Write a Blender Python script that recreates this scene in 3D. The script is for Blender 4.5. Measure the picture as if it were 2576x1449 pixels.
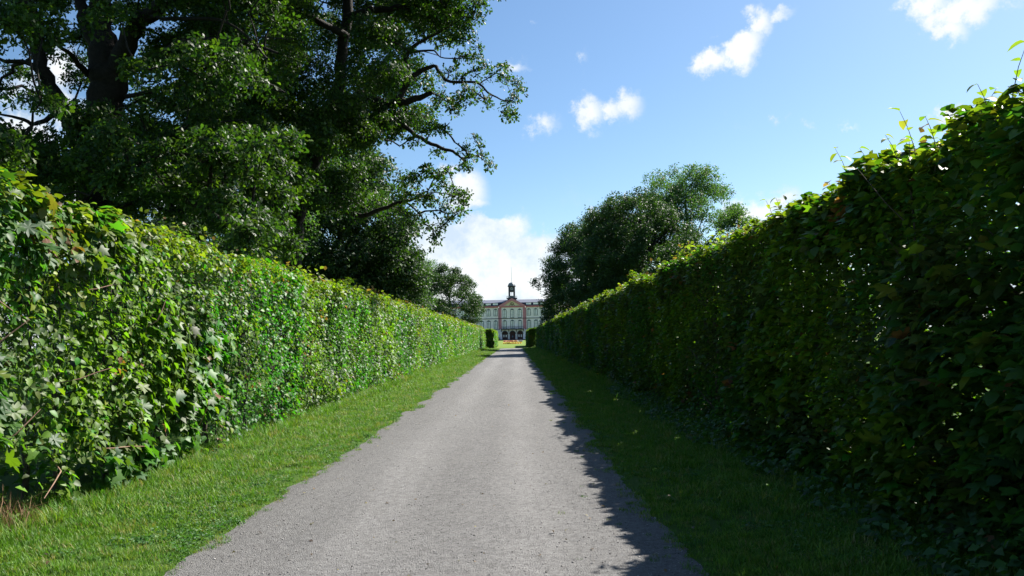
import bpy, math, random
import numpy as np
from mathutils import Vector, Matrix, Euler

for o in list(bpy.data.objects):
    bpy.data.objects.remove(o)
sc = bpy.context.scene
COL = sc.collection
R = math.radians
random.seed(11)
rng = np.random.default_rng(11)

# ------------------------------------------------------------------ camera
cam_d = bpy.data.cameras.new('camera')
cam = bpy.data.objects.new('camera', cam_d)
COL.objects.link(cam)
cam.matrix_world = (Matrix.Translation((0, 0, 1.6)) @ Matrix.Rotation(R(.155), 4, 'Z')
                    @ Matrix.Rotation(R(93.62), 4, 'X') @ Matrix.Rotation(R(-1.2), 4, 'Z'))
cam_d.sensor_width = 36
cam_d.lens = 36 * 1983 / 2576
cam_d.clip_start = .05
cam_d.clip_end = 6000
sc.camera = cam

# ------------------------------------------------------------------ light
SUN_AZ, SUN_EL = R(50), R(44)          # azimuth measured from the view axis (+Y) towards +X
sun_d = bpy.data.lights.new('sun', 'SUN')
sun_d.energy = 5.0
sun_d.angle = R(.53)
sun_d.color = (1, .95, .87)
sun = bpy.data.objects.new('sun', sun_d)
COL.objects.link(sun)
sdir = Vector((math.sin(SUN_AZ) * math.cos(SUN_EL), math.cos(SUN_AZ) * math.cos(SUN_EL), math.sin(SUN_EL)))
sun.rotation_euler = sdir.to_track_quat('Z', 'Y').to_euler()
sun.location = sdir * 60

sc.view_settings.view_transform = 'Standard'
sc.view_settings.look = 'None'
sc.view_settings.gamma = 1
sc.view_settings.use_curve_mapping = False
sc.view_settings.exposure = 1.3
sc.cycles.max_bounces = 6
sc.cycles.diffuse_bounces = 1
sc.cycles.glossy_bounces = 2
sc.cycles.transmission_bounces = 4
sc.cycles.transparent_max_bounces = 4
sc.cycles.sample_clamp_indirect = 6
sc.cycles.use_denoising = True


class NT:
    """small helper round a node tree"""
    def __init__(s, tree):
        s.t = tree
        s.n = tree.nodes
        s.l = tree.links

    def node(s, typ, ins=None, **kw):
        nd = s.n.new(typ)
        for k, v in kw.items():
            setattr(nd, k, v)
        for k, v in (ins or {}).items():
            if hasattr(v, 'is_linked') or isinstance(v, bpy.types.NodeSocket):
                s.l.new(v, nd.inputs[k])
            else:
                nd.inputs[k].default_value = v
        return nd

    def math(s, op, a, b=None, c=None, clamp=False):
        ins = {0: a}
        if b is not None:
            ins[1] = b
        if c is not None:
            ins[2] = c
        return s.node('ShaderNodeMath', ins, operation=op, use_clamp=clamp).outputs[0]

    def mix(s, f, a, b, blend='MIX'):
        nd = s.node('ShaderNodeMix', data_type='RGBA', blend_type=blend)
        for i, v in ((0, f), (6, a), (7, b)):
            if isinstance(v, bpy.types.NodeSocket):
                s.l.new(v, nd.inputs[i])
            else:
                nd.inputs[i].default_value = v
        return nd.outputs[2]

    def ramp(s, f, stops, interp='LINEAR'):
        nd = s.node('ShaderNodeValToRGB')
        nd.color_ramp.interpolation = interp
        el = nd.color_ramp.elements
        while len(el) < len(stops):
            el.new(.5)
        for e, (p, c) in zip(el, stops):
            e.position = p
            e.color = c if len(c) == 4 else (*c, 1)
        s.l.new(f, nd.inputs[0])
        return nd.outputs[0]


# ------------------------------------------------------------------ sky with clouds
world = bpy.data.worlds.new('World')
sc.world = world
world.use_nodes = True
W = NT(world.node_tree)
W.n.clear()
sky = W.node('ShaderNodeTexSky', sky_type='NISHITA', sun_disc=False, sun_elevation=SUN_EL, sun_rotation=SUN_AZ,
             altitude=50, air_density=1.0, dust_density=.6, ozone_density=1.6)
tc = W.node('ShaderNodeTexCoord')
dirv = W.node('ShaderNodeVectorMath', {0: tc.outputs['Generated']}, operation='NORMALIZE').outputs[0]
sp = W.node('ShaderNodeSeparateXYZ', {0: dirv})
az = W.math('ARCTAN2', sp.outputs[0], sp.outputs[1])
el = W.math('ARCSINE', sp.outputs[2])
warp = W.node('ShaderNodeTexNoise', {'Vector': dirv, 'Scale': 30, 'Detail': 8, 'Roughness': .65})
wv = W.node('ShaderNodeVectorMath', {0: warp.outputs['Color'], 1: (.5, .5, .5)}, operation='SUBTRACT')
wv = W.node('ShaderNodeVectorMath', {0: wv.outputs[0], 'Scale': .055}, operation='SCALE').outputs[0]
ae = W.node('ShaderNodeCombineXYZ', {0: az, 1: el}).outputs[0]
ae = W.node('ShaderNodeVectorMath', {0: ae, 1: wv}, operation='ADD').outputs[0]
ae = W.node('ShaderNodeVectorMath', {0: ae, 1: (1, 1, 0)}, operation='MULTIPLY').outputs[0]
# cumulus and wisps: azimuth, elevation, half width, half height, tilt, strength
CLOUDS = [(.256, .328, .030, .019, .35, 1), (.292, .337, .036, .024, .5, 1), (.312, .364, .024, .022, -.3, .95), (.340, .370, .024, .010, .2, .5),
          (.046, .262, .026, .018, 0, .55), (.105, .278, .024, .025, .3, .75), (.130, .276, .027, .017, -.2, .7), (.151, .286, .025, .022, .4, .8),
          (.010, .338, .036, .012, .05, .42), (.093, .344, .013, .009, 0, .42), (.029, .389, .015, .005, 0, .3),
          (.495, .356, .040, .019, 0, .85), (.534, .345, .052, .024, 0, .95), (.525, .322, .018, .020, .3, .7), (.575, .335, .032, .012, 0, .5),
          (.517, .232, .026, .014, 0, 1), (.338, .254, .018, .008, .5, .35), (.368, .242, .013, .007, -.4, .35), (.412, .239, .016, .009, -.5, .4),
          (-.060, .190, .034, .030, -.5, 1.1), (-.082, .214, .022, .012, 0, .8), (-.042, .174, .016, .014, 0, .7),
          (.104, .159, .013, .006, 0, .6), (.303, .147, .045, .022, 0, .95), (.329, .160, .036, .020, 0, .9), (.385, .128, .08, .026, 0, 1),
          (-.528, .303, .036, .028, 0, .72), (-.562, .274, .052, .034, .2, .72), (-.516, .250, .046, .034, 0, .72), (-.561, .232, .056, .03, 0, .9),
          (-.507, .173, .065, .034, 0, 1), (-.41, .170, .075, .03, 0, .9), (.80, .30, .12, .05, .2, .8), (2.4, .35, .2, .07, 0, .8)]
BANK = [(-.046, .128, .070, .026, .25, 1), (.010, .106, .085, .030, 0, 1), (-.022, .070, .16, .042, 0, 1.1), (-.105, .122, .05, .032, 0, 1),
        (.060, .098, .07, .030, 0, .95), (-.034, .096, .03, .026, .6, 1)]


def blobs(lst):
    acc = None
    for (a, e, ra, re, th, k) in lst:
        mp = W.node('ShaderNodeMapping', {'Vector': ae, 'Location': (a, e, 0), 'Rotation': (0, 0, th), 'Scale': (ra * 1.25, re * 1.25, 1)},
                    vector_type='TEXTURE').outputs[0]
        ln = W.node('ShaderNodeVectorMath', {0: mp}, operation='LENGTH').outputs['Value']
        v = W.math('MULTIPLY', W.math('SUBTRACT', 1.0, ln, clamp=True), k)
        acc = v if acc is None else W.math('MAXIMUM', acc, v)
    return acc


n1 = W.node('ShaderNodeTexNoise', {'Vector': dirv, 'Scale': 30, 'Detail': 12, 'Roughness': .66}).outputs['Fac']
n2 = W.node('ShaderNodeTexNoise', {'Vector': dirv, 'Scale': 9, 'Detail': 6, 'Roughness': .55}).outputs['Fac']
cm = blobs(CLOUDS)
cm = W.math('ADD', cm, W.math('MULTIPLY', W.math('SUBTRACT', n1, .5), 1.7))
gate = W.node('ShaderNodeMapRange', {'Value': blobs(CLOUDS), 'From Min': .0, 'From Max': .22}).outputs[0]
cm = W.node('ShaderNodeMapRange', {'Value': cm, 'From Min': .12, 'From Max': .78}, interpolation_type='SMOOTHSTEP').outputs[0]
cm = W.math('MULTIPLY', cm, gate)
bk = blobs(BANK)
low = W.node('ShaderNodeMapRange', {'Value': el, 'From Min': .12, 'From Max': .02, 'To Min': 0, 'To Max': .55}).outputs[0]
low = W.math('ADD', low, W.math('MULTIPLY', W.math('SUBTRACT', n2, .5), .6))
bk = W.math('MAXIMUM', bk, low)
bk = W.math('ADD', bk, W.math('MULTIPLY', W.math('SUBTRACT', n1, .5), .35))
bk = W.node('ShaderNodeMapRange', {'Value': bk, 'From Min': .1, 'From Max': .42}, interpolation_type='SMOOTHSTEP').outputs[0]
cover = W.math('MAXIMUM', cm, W.math('MULTIPLY', bk, .9))
skyc = W.node('ShaderNodeHueSaturation', {'Saturation': 1.08, 'Value': 1.0, 'Color': sky.outputs[0]}).outputs[0]
skyc = W.node('ShaderNodeVectorMath', {0: skyc, 1: (.97, 1.10, 1.17)}, operation='MULTIPLY').outputs[0]
shade = W.node('ShaderNodeMapRange', {'Value': W.math('ADD', W.math('MULTIPLY', n2, .6), W.math('MULTIPLY', n1, .4)), 'From Min': .44, 'From Max': .57}).outputs[0]
cloudc = W.mix(shade, (8.2, 8.4, 8.5, 1), (5.4, 6.4, 7.6, 1))
cloudc = W.mix(W.math('MULTIPLY', cm, .6), cloudc, (8.4, 8.5, 8.6, 1))
full = W.mix(cover, skyc, cloudc)
bg = W.node('ShaderNodeBackground', {'Color': full, 'Strength': .053})
wo = W.node('ShaderNodeOutputWorld', {'Surface': bg.outputs[0]})


# ------------------------------------------------------------------ mesh helpers
def mesh_np(name, V, faces, mat=None, col=None, smooth=False):
    """V (n,3); faces: list of int arrays (m,k); col (n,3) vertex colours"""
    V = np.asarray(V, np.float32)
    me = bpy.data.meshes.new(name)
    me.vertices.add(len(V))
    me.vertices.foreach_set('co', V.ravel())
    loops = np.concatenate([np.asarray(f, np.int32).ravel() for f in faces])
    tot = np.concatenate([np.full(len(f), np.asarray(f).shape[1], np.int32) for f in faces])
    st = np.concatenate([[0], np.cumsum(tot)[:-1]]).astype(np.int32)
    me.loops.add(len(loops))
    me.loops.foreach_set('vertex_index', loops)
    me.polygons.add(len(tot))
    me.polygons.foreach_set('loop_start', st)
    me.polygons.foreach_set('loop_total', tot)
    if smooth:
        me.polygons.foreach_set('use_smooth', np.ones(len(tot), bool))
    if col is not None:
        a = me.attributes.new('tone', 'FLOAT_COLOR', 'POINT')
        a.data.foreach_set('color', np.concatenate([col, np.ones((len(col), 1))], 1).astype(np.float32).ravel())
    me.update(calc_edges=True)
    if mat:
        for m in (mat if isinstance(mat, (list, tuple)) else [mat]):
            me.materials.append(m)
    return me


def link(name, me, parent=None, loc=None, **props):
    o = bpy.data.objects.new(name, me)
    COL.objects.link(o)
    if parent is not None:
        o.parent = parent
    if loc is not None:
        o.location = loc
    for k, v in props.items():
        o[k] = v
    return o


def thing(name, label, cat, loc=(0, 0, 0), group=None):
    o = link(name, None, None, loc, label=label, category=cat)
    if group:
        o['group'] = group
    return o


class MB:
    """polygon collector for built things"""
    def __init__(s):
        s.v = []
        s.f = []

    def add(s, vs, fs):
        b = len(s.v)
        s.v += [tuple(v) for v in vs]
        s.f += [tuple(i + b for i in f) for f in fs]
        return s

    def box(s, x0, x1, y0, y1, z0, z1):
        return s.add([(x0, y0, z0), (x1, y0, z0), (x1, y1, z0), (x0, y1, z0), (x0, y0, z1), (x1, y0, z1), (x1, y1, z1), (x0, y1, z1)],
                     [(0, 3, 2, 1), (4, 5, 6, 7), (0, 1, 5, 4), (1, 2, 6, 5), (2, 3, 7, 6), (3, 0, 4, 7)])

    def tube(s, pts, rad, n=6, cap=True):
        v, f = tube_np(np.array(pts, float), np.array(rad, float), n)
        s.add(v.tolist(), f.tolist())
        if cap:
            b = len(s.v) - n
            s.f.append(tuple(range(b, b + n)))
        return s

    def prism(s, poly, y0, y1):
        """poly: (x,z) counter-clockwise seen from -y"""
        n = len(poly)
        return s.add([(x, y0, z) for x, z in poly] + [(x, y1, z) for x, z in poly],
                     [tuple(range(n))] + [tuple(range(2 * n - 1, n - 1, -1))] + [(i, i + n, (i + 1) % n + n, (i + 1) % n) for i in range(n)])

    def mesh(s, name, mat, smooth=False):
        me = bpy.data.meshes.new(name)
        me.from_pydata(s.v, [], s.f)
        me.update()
        if mat:
            me.materials.append(mat)
        if smooth:
            for p in me.polygons:
                p.use_smooth = True
        return me


def tube_np(P, r, n=6):
    """P (m,3), r (m,) -> verts, quads"""
    T = np.gradient(P, axis=0)
    T /= np.linalg.norm(T, axis=1)[:, None] + 1e-9
    ref = np.array([.3, .9, .15]) if abs(T[:, 2]).mean() > .7 else np.array([.05, .1, 1.])
    A = np.cross(T, ref)
    A /= np.linalg.norm(A, axis=1)[:, None] + 1e-9
    B = np.cross(T, A)
    th = np.arange(n) * 2 * np.pi / n
    V = P[:, None, :] + r[:, None, None] * (A[:, None, :] * np.cos(th)[None, :, None] + B[:, None, :] * np.sin(th)[None, :, None])
    m = len(P)
    i = np.arange(m - 1)[:, None] * n
    j = np.arange(n)[None, :]
    k = (j + 1) % n
    F = np.stack([i + j, i + k, i + n + k, i + n + j], -1).reshape(-1, 4)
    return V.reshape(-1, 3), F


def tubes_mesh(name, lst, mat, smooth=True):
    """lst of (P, r, n)"""
    Vs, Fs, b = [], [], 0
    for P, r, n in lst:
        v, f = tube_np(np.asarray(P, float), np.asarray(r, float), n)
        Vs.append(v)
        Fs.append(f + b)
        b += len(v)
    return mesh_np(name, np.concatenate(Vs), [np.concatenate(Fs)], mat, smooth=smooth)


def hash2(i, j, s):
    h = np.sin(i * 127.1 + j * 311.7 + s * 74.7) * 43758.5453
    return h - np.floor(h)


def vnoise(x, y, s=0):
    x = np.asarray(x, float)
    y = np.asarray(y, float)
    i = np.floor(x)
    j = np.floor(y)
    u = x - i
    v = y - j
    u = u * u * (3 - 2 * u)
    v = v * v * (3 - 2 * v)
    return (hash2(i, j, s) * (1 - u) * (1 - v) + hash2(i + 1, j, s) * u * (1 - v) + hash2(i, j + 1, s) * (1 - u) * v + hash2(i + 1, j + 1, s) * u * v)


def fbm(x, y, s=0, o=3):
    t = 0
    a = .5
    for k in range(o):
        t = t + a * vnoise(np.asarray(x) * 2 ** k, np.asarray(y) * 2 ** k, s + k * 7)
        a *= .5
    return t / (1 - .5 ** o)


def unit(v):
    return v / (np.linalg.norm(v, axis=-1, keepdims=True) + 1e-9)


# ------------------------------------------------------------------ materials
def new_mat(name):
    m = bpy.data.materials.new(name)
    m.use_nodes = True
    t = NT(m.node_tree)
    t.n.clear()
    return m, t


def finish(t, shader):
    t.node('ShaderNodeOutputMaterial', {'Surface': shader})


def leaf_mat(name, mode='tone', stops=None, trans=.38, rough=.5, spec=.4, gain=(2.3, 2.7, .7)):
    m, t = new_mat(name)
    if mode == 'tone':
        c = t.node('ShaderNodeAttribute', attribute_name='tone').outputs['Color']
    else:
        oi = t.node('ShaderNodeObjectInfo')
        c = t.ramp(oi.outputs['Random'], stops)
    geo = t.node('ShaderNodeNewGeometry')
    v = t.node('ShaderNodeMapRange', {'Value': geo.outputs['Random Per Island'], 'To Min': .5, 'To Max': 1.22}).outputs[0]
    c = t.node('ShaderNodeVectorMath', {0: c, 'Scale': v}, operation='SCALE').outputs[0]
    tr = t.node('ShaderNodeVectorMath', {0: c, 1: gain}, operation='MULTIPLY').outputs[0]
    # underside of a leaf is paler
    c2 = t.mix(geo.outputs['Backfacing'], c, t.node('ShaderNodeVectorMath', {0: c, 1: (1.5, 1.35, 1.7)}, operation='MULTIPLY').outputs[0])
    p = t.node('ShaderNodeBsdfPrincipled', {'Base Color': c2, 'Roughness': rough, 'Specular IOR Level': spec})
    tl = t.node('ShaderNodeBsdfTranslucent', {'Color': tr})
    mx = t.node('ShaderNodeMixShader', {0: trans, 1: p.outputs[0], 2: tl.outputs[0]})
    finish(t, mx.outputs[0])
    return m


def noise_mat(name, c1, c2, scale=6, rough=.8, bump=.0, detail=6, bscale=40, spec=.3, metallic=0):
    m, t = new_mat(name)
    g = t.node('ShaderNodeTexCoord').outputs['Object']
    n = t.node('ShaderNodeTexNoise', {'Vector': g, 'Scale': scale, 'Detail': detail, 'Roughness': .6}).outputs['Fac']
    c = t.ramp(n, [(.3, c1), (.7, c2)])
    ins = {'Base Color': c, 'Roughness': rough, 'Specular IOR Level': spec, 'Metallic': metallic}
    if bump:
        bn = t.node('ShaderNodeTexNoise', {'Vector': g, 'Scale': bscale, 'Detail': 5}).outputs['Fac']
        ins['Normal'] = t.node('ShaderNodeBump', {'Strength': 1, 'Distance': bump, 'Height': bn}).outputs[0]
    finish(t, t.node('ShaderNodeBsdfPrincipled', ins).outputs[0])
    return m


M_HEDGE = leaf_mat('hedge_leaf', 'tone', trans=.32, rough=.5, spec=.30)
M_HLEAF = leaf_mat('hedge_leaf_single', 'rand', [(0, (.028, .078, .024)), (.3, (.038, .098, .02)), (.55, (.055, .12, .016)), (.8, (.09, .14, .014)), (.97, (.10, .135, .02)), (1, (.15, .06, .03))],
                   trans=.32, rough=.5, spec=.30)
M_SHOOT = leaf_mat('shoot_leaf', 'rand', [(0, (.10, .17, .03)), (.55, (.16, .19, .03)), (.85, (.17, .17, .04)), (1, (.19, .11, .06))], trans=.5)
M_OAK = leaf_mat('oak_leaf', 'rand', [(0, (.018, .048, .010)), (.5, (.030, .072, .012)), (1, (.062, .105, .013))], trans=.33, rough=.5, spec=.25)
M_LIME = leaf_mat('lime_leaf', 'rand', [(0, (.016, .038, .012)), (.5, (.023, .052, .014)), (1, (.038, .072, .016))], trans=.25, rough=.55, spec=.25)
M_PALE = leaf_mat('pale_leaf', 'rand', [(0, (.034, .080, .028)), (.5, (.052, .104, .034)), (1, (.075, .13, .042))], trans=.35, rough=.55, spec=.25)
M_GRASS = leaf_mat('grass_blade', 'rand', [(0, (.042, .120, .010)), (.45, (.066, .160, .013)), (.8, (.105, .190, .018)), (.95, (.15, .17, .045)), (1, (.20, .18, .07))],
                   trans=.35, rough=.5, spec=.25, gain=(2.1, 2.1, .9))
M_DRY = leaf_mat('dry_grass', 'rand', [(0, (.10, .06, .03)), (.6, (.17, .11, .05)), (1, (.25, .18, .08))], trans=.2, rough=.7, spec=.2, gain=(1.2, 1.1, 1))
M_BARK = noise_mat('bark', (.008, .007, .006), (.028, .023, .018), 9, .9, .03, bscale=18)
M_STEM = noise_mat('hedge_stem', (.035, .028, .02), (.10, .085, .065), 20, .85, .004, bscale=60)
M_CUT = noise_mat('cut_wood', (.16, .09, .06), (.32, .2, .14), 30, .8)

# ground grass
m, t = new_mat('lawn_ground')
g = t.node('ShaderNodeTexCoord').outputs['Object']
a = t.node('ShaderNodeTexNoise', {'Vector': g, 'Scale': 1.1, 'Detail': 8, 'Roughness': .7}).outputs['Fac']
b = t.node('ShaderNodeTexNoise', {'Vector': g, 'Scale': 45, 'Detail': 5, 'Roughness': .7}).outputs['Fac']
ysep = t.node('ShaderNodeSeparateXYZ', {0: g}).outputs[1]
c = t.ramp(a, [(.3, (.026, .062, .008)), (.55, (.042, .092, .011)), (.75, (.06, .105, .015))])
c = t.mix(.55, c, t.ramp(b, [(.35, (.025, .06, .01)), (.65, (.10, .17, .03))]))
far = t.node('ShaderNodeMapRange', {'Value': ysep, 'From Min': 119, 'From Max': 126}).outputs[0]
c = t.mix(far, c, t.ramp(a, [(.3, (.115, .175, .030)), (.7, (.145, .205, .040))]))
bmp = t.node('ShaderNodeBump', {'Strength': .8, 'Distance': .03, 'Height': b}).outputs[0]
p = t.node('ShaderNodeBsdfPrincipled', {'Base Color': c, 'Roughness': .9, 'Specular IOR Level': .1, 'Normal': bmp})
finish(t, p.outputs[0])
M_LAWN = m

# gravel
m, t = new_mat('gravel')
g = t.node('ShaderNodeTexCoord').outputs['Object']
v1 = t.node('ShaderNodeTexVoronoi', {'Vector': g, 'Scale': 95, 'Randomness': 1})
v2 = t.node('ShaderNodeTexVoronoi', {'Vector': g, 'Scale': 38, 'Randomness': 1})
n1_ = t.node('ShaderNodeTexNoise', {'Vector': g, 'Scale': 1.3, 'Detail': 7, 'Roughness': .65}).outputs['Fac']
n2_ = t.node('ShaderNodeTexNoise', {'Vector': g, 'Scale': 60, 'Detail': 6, 'Roughness': .75}).outputs['Fac']
c = t.ramp(t.node('ShaderNodeSeparateColor', {0: v1.outputs['Color']}).outputs[0], [(0, (.17, .155, .15)), (.5, (.27, .25, .24)), (.9, (.36, .34, .32)), (1, (.55, .53, .5))])
c = t.mix(.5, c, t.ramp(n2_, [(.40, (.07, .065, .063)), (.5, (.26, .245, .235)), (.60, (.52, .5, .47))]))
c = t.mix(.35, c, t.ramp(n1_, [(.35, (.24, .225, .215)), (.65, (.33, .31, .285))]))
dk = t.ramp(t.node('ShaderNodeSeparateColor', {0: v2.outputs['Color']}).outputs[1], [(0, (0, 0, 0)), (.90, (0, 0, 0)), (.92, (1, 1, 1))])
sh = t.math('LESS_THAN', v2.outputs['Distance'], .33)
c = t.mix(t.math('MULTIPLY', t.math('MULTIPLY', dk, sh), .62), c, (.07, .066, .066, 1))
n3_ = t.node('ShaderNodeTexNoise', {'Vector': g, 'Scale': 19, 'Detail': 4, 'Roughness': .8}).outputs['Fac']
c = t.mix(.42, c, t.ramp(n3_, [(.40, (.13, .12, .115)), (.52, (.30, .285, .275)), (.64, (.44, .42, .40))]))
# worn sandy patches and a darker loose rim
xs = t.node('ShaderNodeSeparateXYZ', {0: g}).outputs[0]
rim = t.node('ShaderNodeMapRange', {'Value': t.math('ABSOLUTE', t.math('ADD', xs, .6)), 'From Min': 1.15, 'From Max': 1.85}).outputs[0]
c = t.mix(t.math('MULTIPLY', rim, .4), c, t.ramp(n2_, [(.4, (.09, .08, .075)), (.6, (.3, .28, .26))]))
hgt = t.math('ADD', t.math('MULTIPLY', v1.outputs['Distance'], -1.0), t.math('MULTIPLY', n2_, 1.2))
bmp = t.node('ShaderNodeBump', {'Strength': 1.0, 'Distance': .009, 'Height': hgt}).outputs[0]
bmp = t.node('ShaderNodeBump', {'Strength': .5, 'Distance': .05, 'Height': n1_, 'Normal': bmp}).outputs[0]
trk = t.node('ShaderNodeTexNoise', {'Vector': t.node('ShaderNodeVectorMath', {0: g, 1: (1.5, .16, 1)}, operation='MULTIPLY').outputs[0], 'Scale': 1.0, 'Detail': 5, 'Roughness': .6}).outputs['Fac']
trk = t.node('ShaderNodeMapRange', {'Value': trk, 'From Min': .35, 'From Max': .65, 'To Min': .90, 'To Max': 1.08}).outputs[0]
c = t.node('ShaderNodeVectorMath', {0: c, 'Scale': trk}, operation='SCALE').outputs[0]
# two faint, paler wheel tracks with looser, darker stone between and beside them
wt = t.math('ABSOLUTE', t.math('SUBTRACT', t.math('ABSOLUTE', t.math('ADD', xs, .62)), .68))
wt = t.node('ShaderNodeMapRange', {'Value': t.math('ADD', wt, t.math('MULTIPLY', t.math('SUBTRACT', n1_, .5), .5)), 'From Min': .05, 'From Max': .5, 'To Min': 1.09, 'To Max': .93}, interpolation_type='SMOOTHSTEP').outputs[0]
c = t.node('ShaderNodeVectorMath', {0: c, 'Scale': wt}, operation='SCALE').outputs[0]
c = t.node('ShaderNodeVectorMath', {0: c, 1: (.565, .585, .60)}, operation='MULTIPLY').outputs[0]
p = t.node('ShaderNodeBsdfPrincipled', {'Base Color': c, 'Roughness': .85, 'Specular IOR Level': .25, 'Normal': bmp})
finish(t, p.outputs[0])
M_GRAVEL = m
# loose stones
m, t = new_mat('loose_stone')
geo = t.node('ShaderNodeNewGeometry')
c = t.ramp(geo.outputs['Random Per Island'], [(0, (.05, .045, .045)), (.25, (.14, .13, .125)), (.6, (.28, .26, .25)), (.9, (.34, .325, .31)), (1, (.42, .4, .38))])
finish(t, t.node('ShaderNodeBsdfPrincipled', {'Base Color': c, 'Roughness': .75}).outputs[0])
M_STONE = m

# ------------------------------------------------------------------ ground
def lawn_z(y):
    return np.clip((np.asarray(y, float) - 135) / 180, 0, 1) * .6 + np.clip((np.asarray(y, float) - 121.6) / .3, 0, 1) * .05


xs_ = np.array([-1500, -600, -200, -60, -20, -5, 5, 20, 60, 200, 600, 1500.])
ys_ = np.array([-300, -60, -10, 20, 60, 110, 121.6, 121.9, 135, 160, 190, 220, 260, 315, 420, 800, 1500, 2600.])
X, Y = np.meshgrid(xs_, ys_)
V = np.stack([X.ravel(), Y.ravel(), lawn_z(Y.ravel())], 1)
nx = len(xs_)
F_ = np.array([(j * nx + i, j * nx + i + 1, (j + 1) * nx + i + 1, (j + 1) * nx + i) for j in range(len(ys_) - 1) for i in range(nx - 1)])
link('ground', mesh_np('ground', V, [F_], M_LAWN), kind='structure')

PL, PR = -2.43, 1.22                     # gravel edges


def edge_l(y):
    y = np.asarray(y, float)
    return PL + .14 * (fbm(y * .8, y * 0 + 3, 5) - .5) * 2 + .03 * (fbm(y * 9, y * 0, 9) - .5) * 2 - 1.8 * (1 - np.sqrt(np.clip(1 - np.clip((y - 115.2) / 1.8, 0, 1) ** 2, 0, 1)))


def edge_r(y):
    y = np.asarray(y, float)
    return PR + .16 * (fbm(y * .8, y * 0 + 8, 15) - .5) * 2 + .04 * (fbm(y * 9, y * 0, 19) - .5) * 2 + 1.8 * (1 - np.sqrt(np.clip(1 - np.clip((y - 115.2) / 1.8, 0, 1) ** 2, 0, 1)))


yy = np.concatenate([np.arange(-6, 14, .07), np.arange(14, 50, .2), np.arange(50, 115, .6), np.arange(115, 117.05, .15)])
u = np.linspace(0, 1, 9)
el_, er_ = edge_l(yy), edge_r(yy)
X = el_[:, None] + (er_ - el_)[:, None] * u[None, :]
Z = .004 + .018 * (1 - (2 * u - 1) ** 2)[None, :] + 0 * X          # slight crown
V = np.stack([X, np.repeat(yy[:, None], 9, 1), Z], -1).reshape(-1, 3)
F_ = np.array([(j * 9 + i, j * 9 + i + 1, (j + 1) * 9 + i + 1, (j + 1) * 9 + i) for j in range(len(yy) - 1) for i in range(8)])
link('gravel_path', mesh_np('gravel_path', V, [F_], M_GRAVEL, smooth=True), kind='structure')
cp = MB()
cp.add([(-70, 117, .009), (70, 117, .009), (70, 121.5, .009), (-70, 121.5, .009)], [(0, 1, 2, 3)])
link('crossing_path', cp.mesh('crossing_path', M_GRAVEL), kind='structure')


# loose stones on the gravel
def ico_stones(P, S):
    base = unit(np.array([(1, 0, 0), (-1, 0, 0), (0, 1, 0), (0, -1, 0), (0, 0, 1), (0, 0, -.6)], float))
    f = np.array([(0, 2, 4), (2, 1, 4), (1, 3, 4), (3, 0, 4), (2, 0, 5), (1, 2, 5), (3, 1, 5), (0, 3, 5)])
    n = len(P)
    d = base[None] * rng.uniform(.6, 1.25, (n, 6, 1)) * S[:, None, None]
    d[..., 2] *= .6
    th = rng.uniform(0, 6.28, n)
    c_, s_ = np.cos(th)[:, None], np.sin(th)[:, None]
    x = d[..., 0] * c_ - d[..., 1] * s_
    y = d[..., 0] * s_ + d[..., 1] * c_
    V = np.stack([x, y, d[..., 2]], -1) + P[:, None]
    return V.reshape(-1, 3), (f[None] + np.arange(n)[:, None, None] * 6).reshape(-1, 3)


n = 34000
y = 2 + rng.exponential(4.5, n)
y = y[y < 26]
uu = rng.uniform(0, 1, len(y))
edge_bias = rng.random(len(y)) < .3
uu = np.where(edge_bias, np.where(rng.random(len(y)) < .5, uu ** 2 * .25, 1 - uu ** 2 * .25), uu)
x = edge_l(y) + (edge_r(y) - edge_l(y)) * uu
s = rng.exponential(.0017, len(y)) + .002
s = np.clip(s, .002, .011)
z = .004 + .018 * (1 - (2 * uu - 1) ** 2) + s * .2
Vs, Fs = ico_stones(np.stack([x, y, z], 1), s)
link('loose_gravel', mesh_np('loose_gravel', Vs, [Fs], M_STONE), kind='stuff')


# ------------------------------------------------------------------ leaf shapes
def ovate(m=4, w=.36, fold=.22, curl=-.25, serr=0.):
    v = [(0, 0, 0)]
    for j in range(1, m):
        t_ = j / m
        ww = w * math.sin(math.pi * t_ ** .8) ** .8 * (1 + (serr if j % 2 else -serr))
        z = curl * t_ * t_
        v += [(-ww, t_, z + fold * ww), (0, t_, z), (ww, t_, z + fold * ww)]
    v.append((0, 1, curl))
    f = [(0, 2, 1), (0, 3, 2)]
    for j in range(m - 2):
        b = 1 + j * 3
        f += [(b, b + 1, b + 3), (b + 1, b + 4, b + 3), (b + 1, b + 2, b + 4), (b + 2, b + 5, b + 4)]
    b = 1 + (m - 2) * 3
    e = len(v) - 1
    f += [(b, b + 1, e), (b + 1, b + 2, e)]
    return np.array(v, float), np.array(f)


def maple(curl=-.15):
    half = [(.06, -.02), (.24, -.10), (.33, .04), (.52, .08), (.40, .25), (.34, .33), (.50, .45), (.62, .72), (.40, .66), (.30, .60), (.22, .62), (.24, .82), (.12, .84)]
    out = [(0, .0)] + half + [(0, 1.08)] + [(-x, y) for x, y in half[::-1]]
    v = [(0, .32, 0.03)] + [(x, y, curl * (x * x * 1.6 + (y - .3) ** 2) + .05 * math.sin(i * 2.1)) for i, (x, y) in enumerate(out)]
    n = len(out)
    return np.array(v, float), np.array([(0, i + 1, (i + 1) % n + 1) for i in range(n)])


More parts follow.
